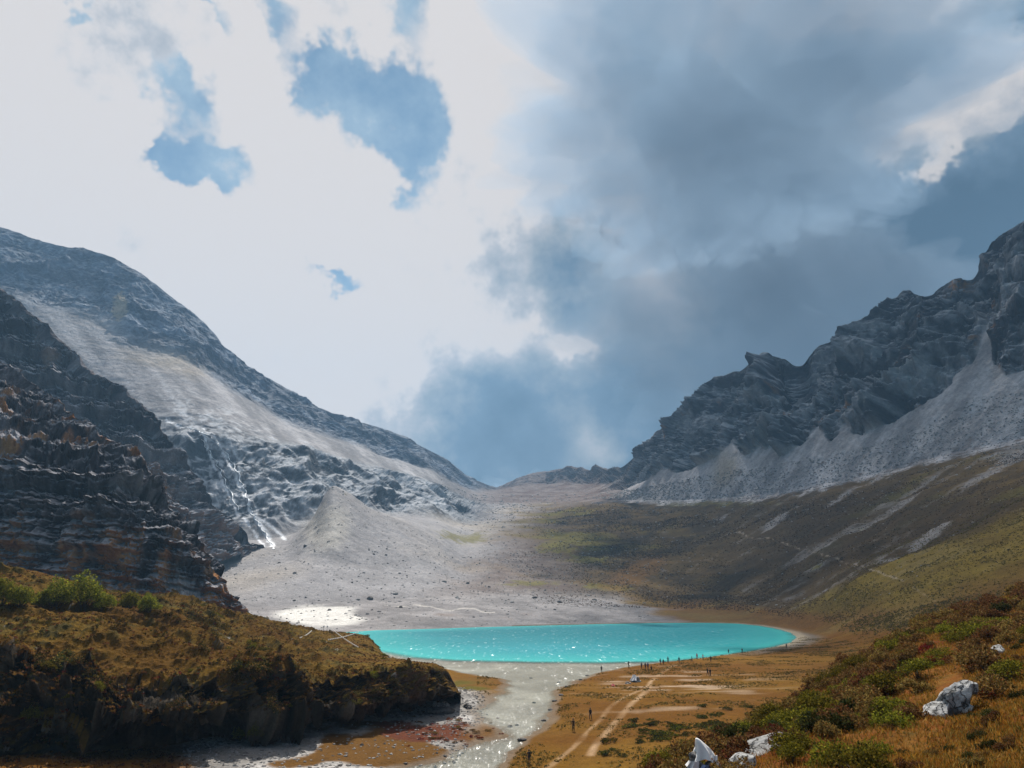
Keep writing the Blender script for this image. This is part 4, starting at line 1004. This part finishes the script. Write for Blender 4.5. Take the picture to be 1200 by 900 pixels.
# ---- boulders
def rock_mesh(name, seed, sub=3, dims=(1, .8, .6), cuts=9, rough=.12):
    bm = bmesh.new(); bmesh.ops.create_icosphere(bm, subdivisions=sub, radius=1.0)
    r = np.random.default_rng(seed)
    Q = np.array([v.co[:] for v in bm.verts])
    for _ in range(cuts):
        nv = r.normal(size=3); nv /= np.linalg.norm(nv); dd = r.uniform(.55, .88)
        over = np.maximum(Q @ nv - dd, 0); Q = Q - np.outer(over * .92, nv)
    Q = Q * (1 + rough * fbm(Q, 1.8, 4, seed=seed % 90))[:, None]
    Q = Q * np.array(dims)
    for v, c in zip(bm.verts, Q): v.co = c
    me = bpy.data.meshes.new(name); bm.to_mesh(me); bm.free()
    return me
def put_rock(name, px_, py_, dims, seed, mat, label, cat='boulder', group=None, rot=(0, 0, 0), sink=.25, sub=4, cuts=9, rough=.14, h=None):
    h = h or ray(px_, py_)
    me = rock_mesh(name, seed, sub, dims, cuts, rough); me.materials.append(mat)
    o = link(name, me, None, h[0] + Vector((0, 0, dims[2] * (1 - 2 * sink))), rot)
    return tag(o, label, cat, group)
# the big cleft boulder: two pale blocks with a dark cleft, one outcrop
h_ = ray(1117, 836)
bo = bpy.data.objects.new('limestone_boulder', None); COL.objects.link(bo); bo.location = h_[0] - Vector((0, 0, .30))
tag(bo, 'big white limestone boulder split by a dark cleft on the near slope', 'boulder', 'white boulders on the near slope')
for nm, sd_, dims, off, rt in [('block', 501, (.80, .62, .44), (-.62, .0, .22), (.15, -.80, .1)), ('block', 507, (.78, .62, .46), (.22, .22, .86), (.1, -.62, .2)), ('block', 511, (.42, .45, .34), (.86, .30, 1.16), (.1, -.45, 0)), ('cleft_rock', 513, (1.05, .55, .5), (.05, .25, .42), (0, -.6, 0)), ('block', 517, (.34, .4, .25), (.42, -.12, .42), (.2, -.5, .5))]:
    me = rock_mesh(nm, sd_, 4, dims, 13, .20); me.materials.append(M_lime if nm == 'block' else M_dark)
    link(nm, me, bo, off, rt)
put_rock('limestone_slab', 893, 884, (1.15, .8, .42), 521, M_lime, 'flat grey-white limestone slab low on the shrub belt', 'boulder', 'white boulders on the near slope', (.25, -.38, .3), .3, rough=.2)
put_rock('limestone_boulder', 1168, 766, (.55, .45, .30), 523, M_lime, 'small white boulder under the juniper patch at the right edge', 'boulder', 'white boulders on the near slope', (.1, -.5, .2), .3)
put_rock('limestone_boulder', 872, 902, (.7, .5, .35), 525, M_lime, 'white boulder at the bottom edge below the slab', 'boulder', 'white boulders on the near slope', (0, -.2, .6), .3)
# dark and pale blocks strewn over the gravel floor and the moraine
rocks_far = [rock_mesh('moraine_block', 540 + i, 2, (1, .8, .7), 8, .15) for i in range(6)]
for k_, me in enumerate(rocks_far): me.materials.append(M_dark if k_ % 3 else M_grey)
spots_ = [(434, 702, 4.2), (463, 696, 3), (521, 682, 3.2), (536, 701, 2.6), (573, 688, 2.4), (626, 701, 3.2), (656, 706, 3.4), (697, 703, 2.8), (420, 703, 2.4), (470, 712, 2.4), (358, 640, 3.2), (327, 660, 2.6), (345, 672, 2.6), (548, 684, 2.8), (600, 706, 2.6)]
for _ in range(75):
    spots_.append((random.uniform(310, 690), random.uniform(640, 728), random.uniform(.8, 1.9)))
for (x, y, s) in spots_:
    h_ = ray(x, y)
    if h_ and h_[2].name in ('valley_floor', 'moraine', 'heath_slope', 'mountain_right'):
        o = link('moraine_block', random.choice(rocks_far), None, h_[0], (random.uniform(-.3, .3), random.uniform(-.3, .3), random.uniform(0, 6.28)), (s, s * random.uniform(.8, 1.2), s * random.uniform(.6, 1)))
        big = s > 2
        tag(o, 'large dark rock lying on the grey gravel beyond the lake' if 15 > s > 2 else ('dark rock knob standing in the scree below the right-hand cliffs' if s > 2 else 'small dark rock strewn on the grey moraine gravel'), 'rock', 'large rocks beyond the lake' if 15 > s > 2 else (None if s > 2 else 'small rocks on the moraine'))
# stones of the gravel bar
def stones(name, Ps, sizes, mat, label):
    bm = bmesh.new(); bmesh.ops.create_icosphere(bm, subdivisions=1, radius=1.0)
    B = np.array([v.co[:] for v in bm.verts]); Fb = np.array([[v.index for v in f.verts] for f in bm.faces]); bm.free()
    n = len(Ps); nb = len(B)
    d = RNG.uniform(.6, 1.2, (n, nb, 1)) * B[None] * sizes[:, None, None] * np.stack([RNG.uniform(.7, 1.3, n), RNG.uniform(.7, 1.3, n), RNG.uniform(.4, .8, n)], 1)[:, None]
    Vv = (Ps[:, None] + d).reshape(-1, 3)
    Ft = (Fb[None] + (np.arange(n) * nb)[:, None, None]).reshape(-1, 3)
    o = grid_mesh(name, Vv, Ft, mat); o.data.polygons.foreach_set('use_smooth', np.zeros(len(Ft), bool)); return tag(o, label, kind='stuff')
mb = (gb > .5) & (sdw > -1.5) & (px > 215) & (px < 600) & (V.t < 3.4)
q_ = V.P[mb]; wq = (V.D.ravel()[mb]) ** 2 * (.3 + (turfbar[mb] < .5))
i = RNG.choice(len(q_), 5200, p=wq / wq.sum())
stones('gravel_stones', q_[i], RNG.uniform(.08, .34, len(i)) , M_grey, 'pale stones covering the gravel bar beside the outlet stream')
i = RNG.choice(len(q_), 700, p=wq / wq.sum())
stones('dark_gravel_stones', q_[i], RNG.uniform(.12, .42, len(i)), M_dark, 'dark stones strewn over the gravel bar')
mt2 = (V.t > 5.0) & (V.t < 8.0) & (px > 250) & (px < 760)
q_ = V.P[mt2]; wq = V.D.ravel()[mt2] ** 1.5
i = RNG.choice(len(q_), 2600, p=wq / wq.sum())
stones('moraine_rubble', q_[i], RNG.uniform(.3, 1.0, len(i)) ** 1.5 * 1.2, M_grey, 'fine rubble strewn over the grey moraine')
mt2 = (V.t > 6.0) & (V.t < 10.6) & (px > 480) & (px < 1290)
q_ = V.P[mt2]; wq = V.D.ravel()[mt2] ** 1.4 * (.12 + (C[mt2].mean(1) > .15)) * sst(px[mt2], 480, 720)
i = RNG.choice(len(q_), 7000, p=wq / wq.sum())
stones('slope_rubble', q_[i], RNG.uniform(.3, 1.0, len(i)) ** 1.6 * 1.5 * (q_[i][:, 1] / 800), M_grey, 'grey rubble strewn down the slopes below the right-hand cliffs')
# red-brown shrubs on the gravel bar
for _ in range(60):
    h_ = ray(random.gauss(520, 34), random.gauss(856, 9))
    if h_ and h_[2].name == 'meadow' : put_shrub('brown' if random.random() < .5 else 'red', h_[0], random.uniform(.3, .75), 'low reddish-brown shrub among the stones of the gravel bar', 'red-brown shrubs on the gravel bar', None, hs=.6, stems=False)
for j, (x, y, s) in enumerate([(622, 795, .5), (664, 805, .6), (658, 815, .7), (650, 822, .6), (645, 832, .6), (637, 845, .6), (612, 868, .8), (655, 800, .6), (680, 797, .7), (688, 792, .6), (626, 824, .5), (598, 852, .6), (606, 850, .5)]):
    h_ = ray(x, y)
    if h_: put_rock('river_rock', x, y, (s, s * .8, s * .4), 600 + j, M_dark, 'dark rock at the edge of the outlet stream', 'rock', 'rocks along the outlet stream', (0, 0, j), .3, sub=2, h=h_)

# ---- cairns with white scarves
M_cloth = mat_plain('white_cloth', (0.78, 0.77, 0.76), 0.7, 3.0, 0.10, .02)
M_blue = mat_plain('blue_cloth', (0.16, 0.22, 0.38), 0.7, 3.0, 0.15)
M_redc = mat_plain('red_cloth', (0.42, 0.05, 0.06), 0.7, 3.0, 0.15)
M_rope = mat_plain('white_cord', (0.7, 0.69, 0.67), 0.8, 3.0, 0.1)
def cloth_mesh(name, w, h, drape, seed, mat, n=14):
    Vv, Ff = [], []; r = random.Random(seed)
    ph = [r.uniform(0, 6) for _ in range(4)]
    for j in range(n + 1):
        for i2 in range(n + 1):
            u = i2 / n - .5; v = j / n
            fold = math.sin(u * 15 + ph[0] + v * 2) * .09 * (0.3 + v) + math.sin(u * 31 + ph[1] + 3 * v) * .03
            Vv.append((u * w * (0.45 + .75 * v) + .05 * math.sin(v * 7 + ph[2]), -drape * v ** 1.2 - .12 * (1 - (2 * u) ** 2) + fold, -h * v + .05 * math.sin(u * 9 + ph[3]) * v))
    for j in range(n):
        for i2 in range(n):
            a0 = j * (n + 1) + i2; Ff.append((a0, a0 + 1, a0 + n + 2, a0 + n + 1))
    b0 = len(Vv)                                    # the back of the cloth, a few millimetres behind
    return pymesh(name, Vv, Ff, mat, smooth=True)
def cairn(px_, py_, scale, n, label, seed, mats, h=None):
    h = h or ray(px_, py_); root = bpy.data.objects.new('stone_cairn', None); COL.objects.link(root); root.location = h[0] - Vector((0, 0, .08)); root.scale = (scale,) * 3
    tag(root, label, 'cairn', 'cairns'); r = random.Random(seed)
    lay = 0; k_ = 0
    while k_ < n:
        rad = max(0.0, .62 - .14 * lay); cnt = max(1, int(7 - 1.6 * lay))
        for j in range(cnt):
            if k_ >= n: break
            a0 = 2 * math.pi * j / cnt + lay + r.uniform(-.2, .2); s = r.uniform(.24, .34)
            me = rock_mesh('stone', seed * 31 + k_, 2, (s, s * .85, s * .55), 7, .12); me.materials.append(r.choice(mats))
            link('stone', me, root, (rad * math.cos(a0), rad * math.sin(a0), .14 + .27 * lay), (r.uniform(-.2, .2), r.uniform(-.2, .2), a0)); k_ += 1
        lay += 1
    return root
h_ = ray(824, 916)
cz = cairn(824, 916, .9, 16, 'stone cairn wrapped in white cloth at the bottom edge', 71, [M_grey, M_dark, M_lime], h_)
b_ = h_[0]
for nm, off, w_c, h_c, dr, rz, lab, m_ in [('white_scarf', (-.40, -.35, .70), .75, .65, .3, -.5, 'white cloth hanging over the left side of the near cairn', M_cloth), ('blue_scarf', (-.02, -.52, .62), .42, .5, .18, .1, 'blue-grey cloth hanging on the front of the near cairn', M_blue), ('white_scarf', (.36, -.25, .85), .4, .7, .25, .5, 'narrow white cloth on the right side of the near cairn', M_cloth)]:
    o = link(nm, cloth_mesh(nm, w_c, h_c, dr, len(nm) + int(off[2] * 10), m_), None, b_ + Vector(off), (0, 0, rz)); tag(o, lab, 'cloth', 'cloths on the near cairn')
def hood_mesh():                                    # cloth bunched to a drooping point
    Vv, Ff = [], []; nu, nv = 26, 12
    for j in range(nv + 1):
        f_ = j / nv; rad = .04 + .30 * f_ ** .8
        for k_ in range(nu):
            an = 2 * math.pi * k_ / nu; rr = rad * (1 + .28 * f_ * math.sin(an * 5 + f_ * 2) + .10 * math.sin(an * 11 + 4 * f_))
            Vv.append((rr * math.cos(an) - .22 * (1 - f_) ** 2, rr * math.sin(an), .62 * (1 - f_) + .05 * math.sin(an * 3) * f_))
    for j in range(nv):
        for k_ in range(nu): Ff.append((j * nu + k_, j * nu + (k_ + 1) % nu, (j + 1) * nu + (k_ + 1) % nu, (j + 1) * nu + k_))
    Ff.append(tuple(range(nu - 1, -1, -1)))
    return pymesh('hood', Vv, Ff, M_cloth, smooth=True)
o = link('white_scarf', hood_mesh(), None, b_ + Vector((.08, -.02, .72)), (.1, 0, 0)); tag(o, 'white cloth bunched to a point on top of the near cairn', 'cloth', 'cloths on the near cairn')
h_ = ray(745, 799); cairn(745, 799, 1.5, 16, 'pale stone cairn beside the path at the lake shore', 73, [M_lime, M_grey], h_)
o = link('white_scarf', cloth_mesh('white_scarf', 1.4, 1.2, .9, 5, M_cloth), None, h_[0] + Vector((-.3, -.3, 1.6)), (0, 0, -.4)); tag(o, 'white cloth over the cairn at the lake shore', 'cloth')
h_ = ray(736, 801); cairn(736, 801, .9, 9, 'small low cairn left of the shore cairn', 74, [M_lime, M_grey], h_)
h_ = ray(718, 804)
o = link('red_scarf', cloth_mesh('red_scarf', .8, .5, .6, 8, M_redc), None, h_[0] + Vector((0, 0, .5)), (0, 0, .2)); tag(o, 'small red cloth on the ground left of the shore cairn', 'cloth')
h_ = ray(517, 836)
put_rock('stream_outcrop', 517, 838, (2.6, 1.5, 1.0), 91, M_dark, 'dark outcrop at the foot of the left hill carrying two pale cairns', 'rock', None, (0, 0, .2), .25, sub=4, h=h_)
for j, (x, y, sc_, lab) in enumerate([(513, 829, 1.0, 'pale cone-shaped cairn on the dark outcrop, left one'), (521, 828, 1.0, 'pale cone-shaped cairn on the dark outcrop, right one'), (548, 829, 1.1, 'grey cairn standing on the gravel by the stream')]):
    hh = ray(x, y)
    p0 = Vector(hh[0]);
    if j < 2: p0 = h_[0] + Vector((-.9 + 1.5 * j, -.1, 1.25))
    cairn(x, y, sc_, 14, lab, 75 + j, [M_lime, M_grey] if j < 2 else [M_grey, M_dark], (p0, None))
# ---- strings of prayer flags on the far end of the left hill
def flagline(a, b, label, sag=.6, lift=(.4, .4)):
    ha, hb = ray(*a), ray(*b)
    pa, pb = ha[0] + Vector((0, 0, lift[0])), hb[0] + Vector((0, 0, lift[1]))
    pts2 = []
    for k_ in range(21):
        f_ = k_ / 20; p = pa.lerp(pb, f_) - Vector((0, 0, sag * 4 * f_ * (1 - f_))); pts2.append((p, .05))
    vv, ff = tubes([pts2], 5); mi = [0] * len(ff)
    for k_ in range(20):
        p = pts2[k_][0]; q = pts2[k_ + 1][0]; e = (q - p) * .8; b0 = len(vv)
        for o_ in (Vector((0, 0, 0)), Vector((0, .02, 0))):
            vv += [p + o_, p + e + o_, p + e * .9 + o_ + Vector((.03, -.05, -.22)), p + e * .1 + o_ + Vector((.03, -.05, -.22))]
        ff += [(b0, b0 + 1, b0 + 2, b0 + 3), (b0 + 7, b0 + 6, b0 + 5, b0 + 4), (b0, b0 + 4, b0 + 5, b0 + 1), (b0 + 3, b0 + 2, b0 + 6, b0 + 7)]; mi += [1] * 4
    o = link('prayer_flag_string', pymesh('prayer_flag_string', vv, ff, [M_rope, M_cloth], mi)); tag(o, label, 'flag string', 'prayer flag strings on the left hill')
flagline((389, 742), (420, 762), 'white flag string running down to the right over the dark bank', .3, (1.2, .8))
flagline((384, 753), (420, 745), 'white flag string crossing the other one, rising to the right', .3, (.8, 1.2))
flagline((351, 750), (365, 743), 'short white flag string left of the crossing pair', .3, (.6, 1.0))
for j, (x, y) in enumerate([(379, 741), (383, 741)]):
    hh = ray(x, y); vv, ff = tubes([[((0, 0, -.3), .06), ((0, 0, 1.2), .05), ((.05, 0, 2.0), .04)]], 6)
    o = link('flag_pole', pymesh('flag_pole', vv, ff, M_twig), None, hh[0]); tag(o, 'thin dark flag pole on the hill brow, ' + ['left' if j == 0 else 'right'][0] + ' one of two', 'pole', 'flag poles')
    link('pennant', cloth_mesh('pennant', .5, .5, .1, j, M_cloth, 6), o, (.05, -.05, 1.95))

# ---- waterfalls on the left mountain
M_foam = mat_plain('white_water', (0.80, 0.83, 0.86), 0.5, .3, 0.15)
def ribbon(name, pts2, w0, w1, lab):
    P3 = []
    for (a, b) in zip(pts2[:-1], pts2[1:]):
        for k_ in range(10):
            f_ = k_ / 10; hh = ray(a[0] + (b[0] - a[0]) * f_ + 1.6 * math.sin(k_ * .8 + a[1]) + random.uniform(-.6, .6), a[1] + (b[1] - a[1]) * f_)
            if hh and hh[2].name in ('mountain_left', 'moraine'): P3.append((hh[0] + Vector((0, -.5, .25)), hh[1]))
    vv, ff = [], []
    for k_, (p, n_) in enumerate(P3):
        w2 = (w0 + (w1 - w0) * k_ / len(P3)) * random.uniform(.35, 1.6)
        vv += [p + Vector((-w2, 0, 0)), p + Vector((0, -.9, .3)), p + Vector((w2, 0, 0)), p + Vector((0, 1.5, -.8))]
        if k_:
            b0 = 4 * k_
            for c in range(4): ff.append((b0 - 4 + c, b0 - 4 + (c + 1) % 4, b0 + (c + 1) % 4, b0 + c))
    o = link(name, pymesh(name, vv, ff, M_foam, smooth=True)); tag(o, lab, 'waterfall', 'waterfalls on the left mountain')
ribbon('waterfall', [(236, 515), (246, 530), (255, 545), (262, 560), (271, 580), (280, 600)], .45, .8, 'left one of two thin white waterfalls down the dark rock wall')
ribbon('waterfall', [(207, 497), (232, 505), (250, 514), (260, 525), (270, 538), (278, 553), (285, 570), (290, 585), (294, 598)], .5, 1.0, 'right one of two white waterfalls, fed by the stream above')
ribbon('cascade', [(294, 600), (299, 609), (307, 620), (315, 632), (323, 645)], .7, 1.2, 'white cascade below the foot of the two waterfalls')

# ---- people
M_skin = mat_plain('skin', (0.36, 0.22, 0.15), 0.6, 10, .05)
M_hair = mat_plain('black_hair', (0.012, 0.011, 0.010), 0.6, 10, .1)
CLO = {n_: mat_plain(n_ + '_fabric', c_, .85, 6, .12) for n_, c_ in {'black': (.012, .012, .014), 'navy': (.015, .02, .05), 'dark_grey': (.035, .035, .038), 'red': (.42, .03, .05), 'pink': (.55, .18, .24), 'white': (.70, .70, .70), 'blue': (.03, .07, .20), 'brown': (.06, .035, .02), 'orange': (.40, .10, .02)}.items()}
def person_mesh(pose):
    me = bpy.data.meshes.new('sk'); V_, E_, R_ = [], [], []
    def v(p, r): V_.append(p); R_.append(r); return len(V_) - 1
    pel = v((0, 0, .95), (.155, .115)); bel = v((0, 0, 1.10), (.145, .11)); chest = v((0, .01, 1.30), (.165, .12)); sh = v((0, .01, 1.44), (.12, .09))
    nk = v((0, 0, 1.52), (.055, .055)); hd0 = v((0, -.01, 1.60), (.085, .095)); hd1 = v((0, -.01, 1.69), (.078, .09)); E_.extend([(pel, bel), (bel, chest), (chest, sh), (sh, nk), (nk, hd0), (hd0, hd1)])
    st = {'stand': ((.0, .0), (.0, .0)), 'walk': ((-.26, .10), (.24, .16)), 'photo': ((0, 0), (.05, .0)), 'hips': ((-.05, 0), (.05, 0))}[pose]
    for s, (fy, ky) in zip((-1, 1), st):
        hp = v((s * .095, 0, .88), (.10, .10)); kn = v((s * .105, fy * .45 - .02, .49), (.066, .068)); an = v((s * .11, fy + .01, .09), (.045, .05)); to = v((s * .125, fy - .14, .045), (.045, .035))
        E_.extend([(pel, hp), (hp, kn), (kn, an), (an, to)])
        if pose == 'photo': el, ha = (s * .27, -.10, 1.16), (s * .06, -.30, 1.42)
        elif pose == 'hips': el, ha = (s * .36, .06, 1.16), (s * .19, -.08, 1.02)
        elif pose == 'walk': el, ha = (s * .25, -s * .12, 1.14), (s * .25, -s * .12 - .16, .94)
        else: el, ha = (s * .25, .03, 1.14), (s * .25, -.05, .88)
        sa = v((s * .19, .01, 1.41), (.068, .068)); ev = v(el, (.05, .05)); hv = v(ha, (.038, .032)); dr = (Vector(ha) - Vector(el)).normalized()
        E_.extend([(sh, sa), (sa, ev), (ev, hv)])
        for f_ in range(4):
            t_ = Vector(ha) + dr * (.085 + .012 * (f_ in (1, 2))) + Vector(((f_ - 1.5) * .018, -.012, 0)); E_.append((hv, v(tuple(t_), (.0095, .0095))))
        th = Vector(ha) + dr * .035 + Vector((-s * .035, -.035, 0)); E_.append((hv, v(tuple(th), (.011, .011))))
    me.from_pydata(V_, E_, [])
    o = bpy.data.objects.new('sk', me); COL.objects.link(o)
    md = o.modifiers.new('s', 'SKIN'); md.use_smooth_shade = True
    if not me.skin_vertices: me.attributes  # layer is made by the modifier
    for i2, r in enumerate(R_): me.skin_vertices[0].data[i2].radius = r
    me.skin_vertices[0].data[0].use_root = True
    sb = o.modifiers.new('u', 'SUBSURF'); sb.levels = 1; sb.render_levels = 1
    bpy.context.view_layer.update(); dg = bpy.context.evaluated_depsgraph_get()
    out = bpy.data.meshes.new_from_object(o.evaluated_get(dg)); out.name = 'person'
    bpy.data.objects.remove(o)
    out.materials.clear()
    for m_ in (CLO['black'], CLO['navy'], M_skin, CLO['black']): out.materials.append(m_)
    n_ = len(out.polygons); c = np.zeros(n_ * 3); out.polygons.foreach_get('center', c); c = c.reshape(-1, 3)
    mi = np.zeros(n_, np.int32); mi[c[:, 2] < .93] = 1; mi[c[:, 2] > 1.505] = 2; mi[c[:, 2] < .075] = 3
    for s in (-1, 1):
        ha = {'photo': (s * .06, -.30, 1.42), 'hips': (s * .19, -.08, 1.02), 'walk': (s * .25, -s * .12 - .16, .94), 'stand': (s * .25, -.05, .88)}[pose]
        near_ = np.linalg.norm(c - np.array(ha), axis=1) < (.10 if pose == 'photo' else .12)
        arm = (np.abs(c[:, 0]) > .17) & (c[:, 2] > .74)
        mi[arm & (mi == 1)] = 0
        mi[near_ & (arm | (pose == 'photo') | (pose == 'hips'))] = 2
    out.polygons.foreach_set('material_index', mi); out.update()
    return out
try:
    PM = {p_: person_mesh(p_) for p_ in ('stand', 'walk', 'photo', 'hips')}
except Exception as e:
    print('PERSON', e); raise
def hair_mesh():
    bm = bmesh.new(); bmesh.ops.create_uvsphere(bm, u_segments=14, v_segments=10, radius=.115)
    for v in list(bm.verts):
        if v.co.z < -.02 and v.co.y < .02 or v.co.z < -.08: bm.verts.remove(v)
        else: v.co.y *= 1.1; v.co.y += .012
    me = bpy.data.meshes.new('hair'); bm.to_mesh(me); bm.free(); me.materials.append(M_hair); me.polygons.foreach_set('use_smooth', np.ones(len(me.polygons), bool)); return me
def face_mesh():                                    # eyes, nose, mouth and ears as one thin relief
    bm = bmesh.new()
    for (p, s) in [((-.034, -.098, 0), (.014, .006, .008)), ((.034, -.098, 0), (.014, .006, .008)), ((0, -.108, -.03), (.012, .016, .022)), ((0, -.095, -.068), (.026, .006, .007)), ((-.088, 0, -.01), (.012, .022, .032)), ((.088, 0, -.01), (.012, .022, .032))]:
        r_ = bmesh.ops.create_uvsphere(bm, u_segments=8, v_segments=6, radius=1)
        for v in r_['verts']: v.co = Vector((v.co.x * s[0] + p[0], v.co.y * s[1] + p[1], v.co.z * s[2] + p[2]))
    me = bpy.data.meshes.new('face'); bm.to_mesh(me); bm.free(); me.materials.append(M_skin); return me
HM, FM = hair_mesh(), face_mesh()
def pack_mesh():
    bm = bmesh.new(); bmesh.ops.create_cube(bm, size=1); bmesh.ops.scale(bm, vec=(.3, .18, .44), verts=bm.verts); bmesh.ops.bevel(bm, geom=bm.edges[:], offset=.05, segments=2, affect='EDGES')
    me = bpy.data.meshes.new('backpack'); bm.to_mesh(me); bm.free(); return me
KM = pack_mesh()
PPL = [  # feet px, feet py, pose, jacket, trousers, facing degrees (0 towards us), pack, label
    (620, 896, 'stand', 'black', 'dark_grey', 170, None, 'person in black nearest to us at the bottom edge of the meadow'),
    (672, 857, 'stand', 'brown', 'black', 175, None, 'person in dark brown on the path, the nearer and left one of two'),
    (692, 843, 'walk', 'black', 'navy', 150, 'dark_grey', 'walker in black with a pack on the path, the farther of two'),
    (705, 788, 'stand', 'black', 'black', 160, None, 'person in black alone at the left end of the shore group'),
    (737, 783, 'photo', 'dark_grey', 'black', 190, None, 'person in dark grey photographing above the shore cairn'),
    (752, 784, 'stand', 'navy', 'black', 200, None, 'person in navy, left one of the four standing close at the shore'),
    (756.5, 785, 'hips', 'black', 'navy', 150, None, 'person in black, second from the left of the four at the shore'),
    (759.5, 785, 'stand', 'blue', 'black', 180, None, 'person in blue, third from the left of the four at the shore'),
    (763.5, 788, 'walk', 'black', 'black', 140, 'brown', 'person in black with a brown pack, right one of the four at the shore'),
    (774, 779, 'stand', 'blue', 'navy', 180, None, 'person in blue at the water, left one of a close pair'),
    (777.5, 779.5, 'stand', 'navy', 'black', 200, None, 'person in navy at the water, right one of a close pair'),
    (783, 777, 'hips', 'black', 'navy', 170, None, 'person in black at the water just right of the blue pair'),
    (796, 777, 'stand', 'navy', 'black', 165, None, 'person in navy alone at the water where the path ends'),
    (811, 776, 'walk', 'dark_grey', 'dark_grey', 90, None, 'person in grey walking left of the ones in pink and white'),
    (817, 772.5, 'stand', 'pink', 'red', 180, None, 'person in pink at the water edge'),
    (824, 773.5, 'photo', 'white', 'dark_grey', 180, None, 'person in a white jacket at the water edge'),
    (833, 775.5, 'stand', 'dark_grey', 'navy', 200, None, 'person in grey just right of the one in white'),
    (829.5, 792, 'walk', 'black', 'black', 120, None, 'person in black on the meadow behind the shore, left of a pair'),
    (832.5, 792.5, 'stand', 'black', 'dark_grey', 210, 'black', 'person in black with a pack on the meadow, right of a pair'),
    (854, 766.5, 'stand', 'navy', 'black', 180, None, 'person in navy on the shore, left one of two at the right'),
    (870, 766, 'photo', 'black', 'black', 180, None, 'person in black on the shore, right one of two at the right'),
    (922, 760, 'stand', 'black', 'dark_grey', 180, None, 'person in black alone at the right tip of the lake'),
]
for (x, y, pose, ja, tr_, rz, pk, lab) in PPL:
    hh = ray(x, y)
    if hh is None: continue
    o = link('person', PM[pose], None, hh[0] - Vector((0, 0, .01)), (0, 0, R(rz)), random.uniform(.97, 1.06)); tag(o, lab, 'person', 'visitors at the lake')
    for k_, m_ in enumerate((CLO[ja], CLO[tr_], M_skin, CLO['black'])):
        o.material_slots[k_].link = 'OBJECT'; o.material_slots[k_].material = m_
    link('hair', HM, o, (0, -.005, 1.68)); link('face', FM, o, (0, .0, 1.655))
    if pk:
        b_ = link('backpack', KM.copy(), o, (0, .20, 1.25)); b_.data.materials.append(CLO[pk])
# ------------------------------------------------------------------ haze
def cloud(loc, rad, seed, dens, colr, label, low=0.6):
    bm = bmesh.new(); bmesh.ops.create_icosphere(bm, subdivisions=6, radius=1.0)
    Q = np.array([v.co[:] for v in bm.verts])
    bil = sum(np.abs(pn(Q * f_ + 40 + f_ + seed)) * a_ for f_, a_ in ((1.7, .55), (3.6, .38), (7.5, .20), (15.0, .10)))
    r = 0.72 + 0.40 * fbm(Q, 1.3, 3, seed=201 + seed) + bil
    Q = Q * r[:, None] * np.array(rad)
    Q[:, 2] = np.where(Q[:, 2] < 0, Q[:, 2] * low, Q[:, 2])
    for v, c in zip(bm.verts, Q): v.co = c
    me = bpy.data.meshes.new('cloud'); bm.to_mesh(me); bm.free()
    o = bpy.data.objects.new('cloud', me); COL.objects.link(o); o.location = loc
    m = bpy.data.materials.new('cloud_vapour'); m.use_nodes = True; T = NT(m.node_tree); T.n.clear()
    v = T.node('ShaderNodeVolumePrincipled'); v.inputs['Color'].default_value = colr + (1,)
    v.inputs['Density'].default_value = dens; v.inputs['Anisotropy'].default_value = 0.1
    out = T.node('ShaderNodeOutputMaterial'); T.l.new(v.outputs[0], out.inputs['Volume'])
    me.materials.append(m); o['kind'] = 'stuff'; o['label'] = label
cloud((790, 2260, 1610), (740, 960, 280), 0, 0.0036, (0.42, 0.57, 0.74), 'dark blue-grey storm cloud hanging over the right-hand peaks')
cloud((2350, 5900, 2150), (1600, 650, 1150), 7, 0.0013, (0.27, 0.36, 0.47), 'slate-grey cloud bank rising behind the right-hand ridge')
cloud((150, 5400, 480), (1000, 480, 330), 3, 0.0016, (0.46, 0.56, 0.68), 'low grey cloud sinking behind the pass at the valley head')
def haze():
    bm = bmesh.new(); bmesh.ops.create_cube(bm, size=1.0)
    me = bpy.data.meshes.new('haze'); bm.to_mesh(me); bm.free()
    o = bpy.data.objects.new('haze', me); COL.objects.link(o)
    x0, x1, y0, y1, z0, z1 = -3000, 3000, -60, 4000, -90, 1290
    o.location = ((x0 + x1) / 2, (y0 + y1) / 2, (z0 + z1) / 2); o.scale = (x1 - x0, y1 - y0, z1 - z0)
    m = bpy.data.materials.new('mountain_air'); m.use_nodes = True; T = NT(m.node_tree); T.n.clear()
    v = T.node('ShaderNodeVolumePrincipled'); v.inputs['Color'].default_value = (0.38, 0.67, 1.0, 1)
    v.inputs['Density'].default_value = 0.000095; v.inputs['Anisotropy'].default_value = 0.0
    out = T.node('ShaderNodeOutputMaterial'); T.l.new(v.outputs[0], out.inputs['Volume'])
    me.materials.append(m); o['kind'] = 'stuff'; o['label'] = 'thin blue mountain haze filling the valley'
haze()
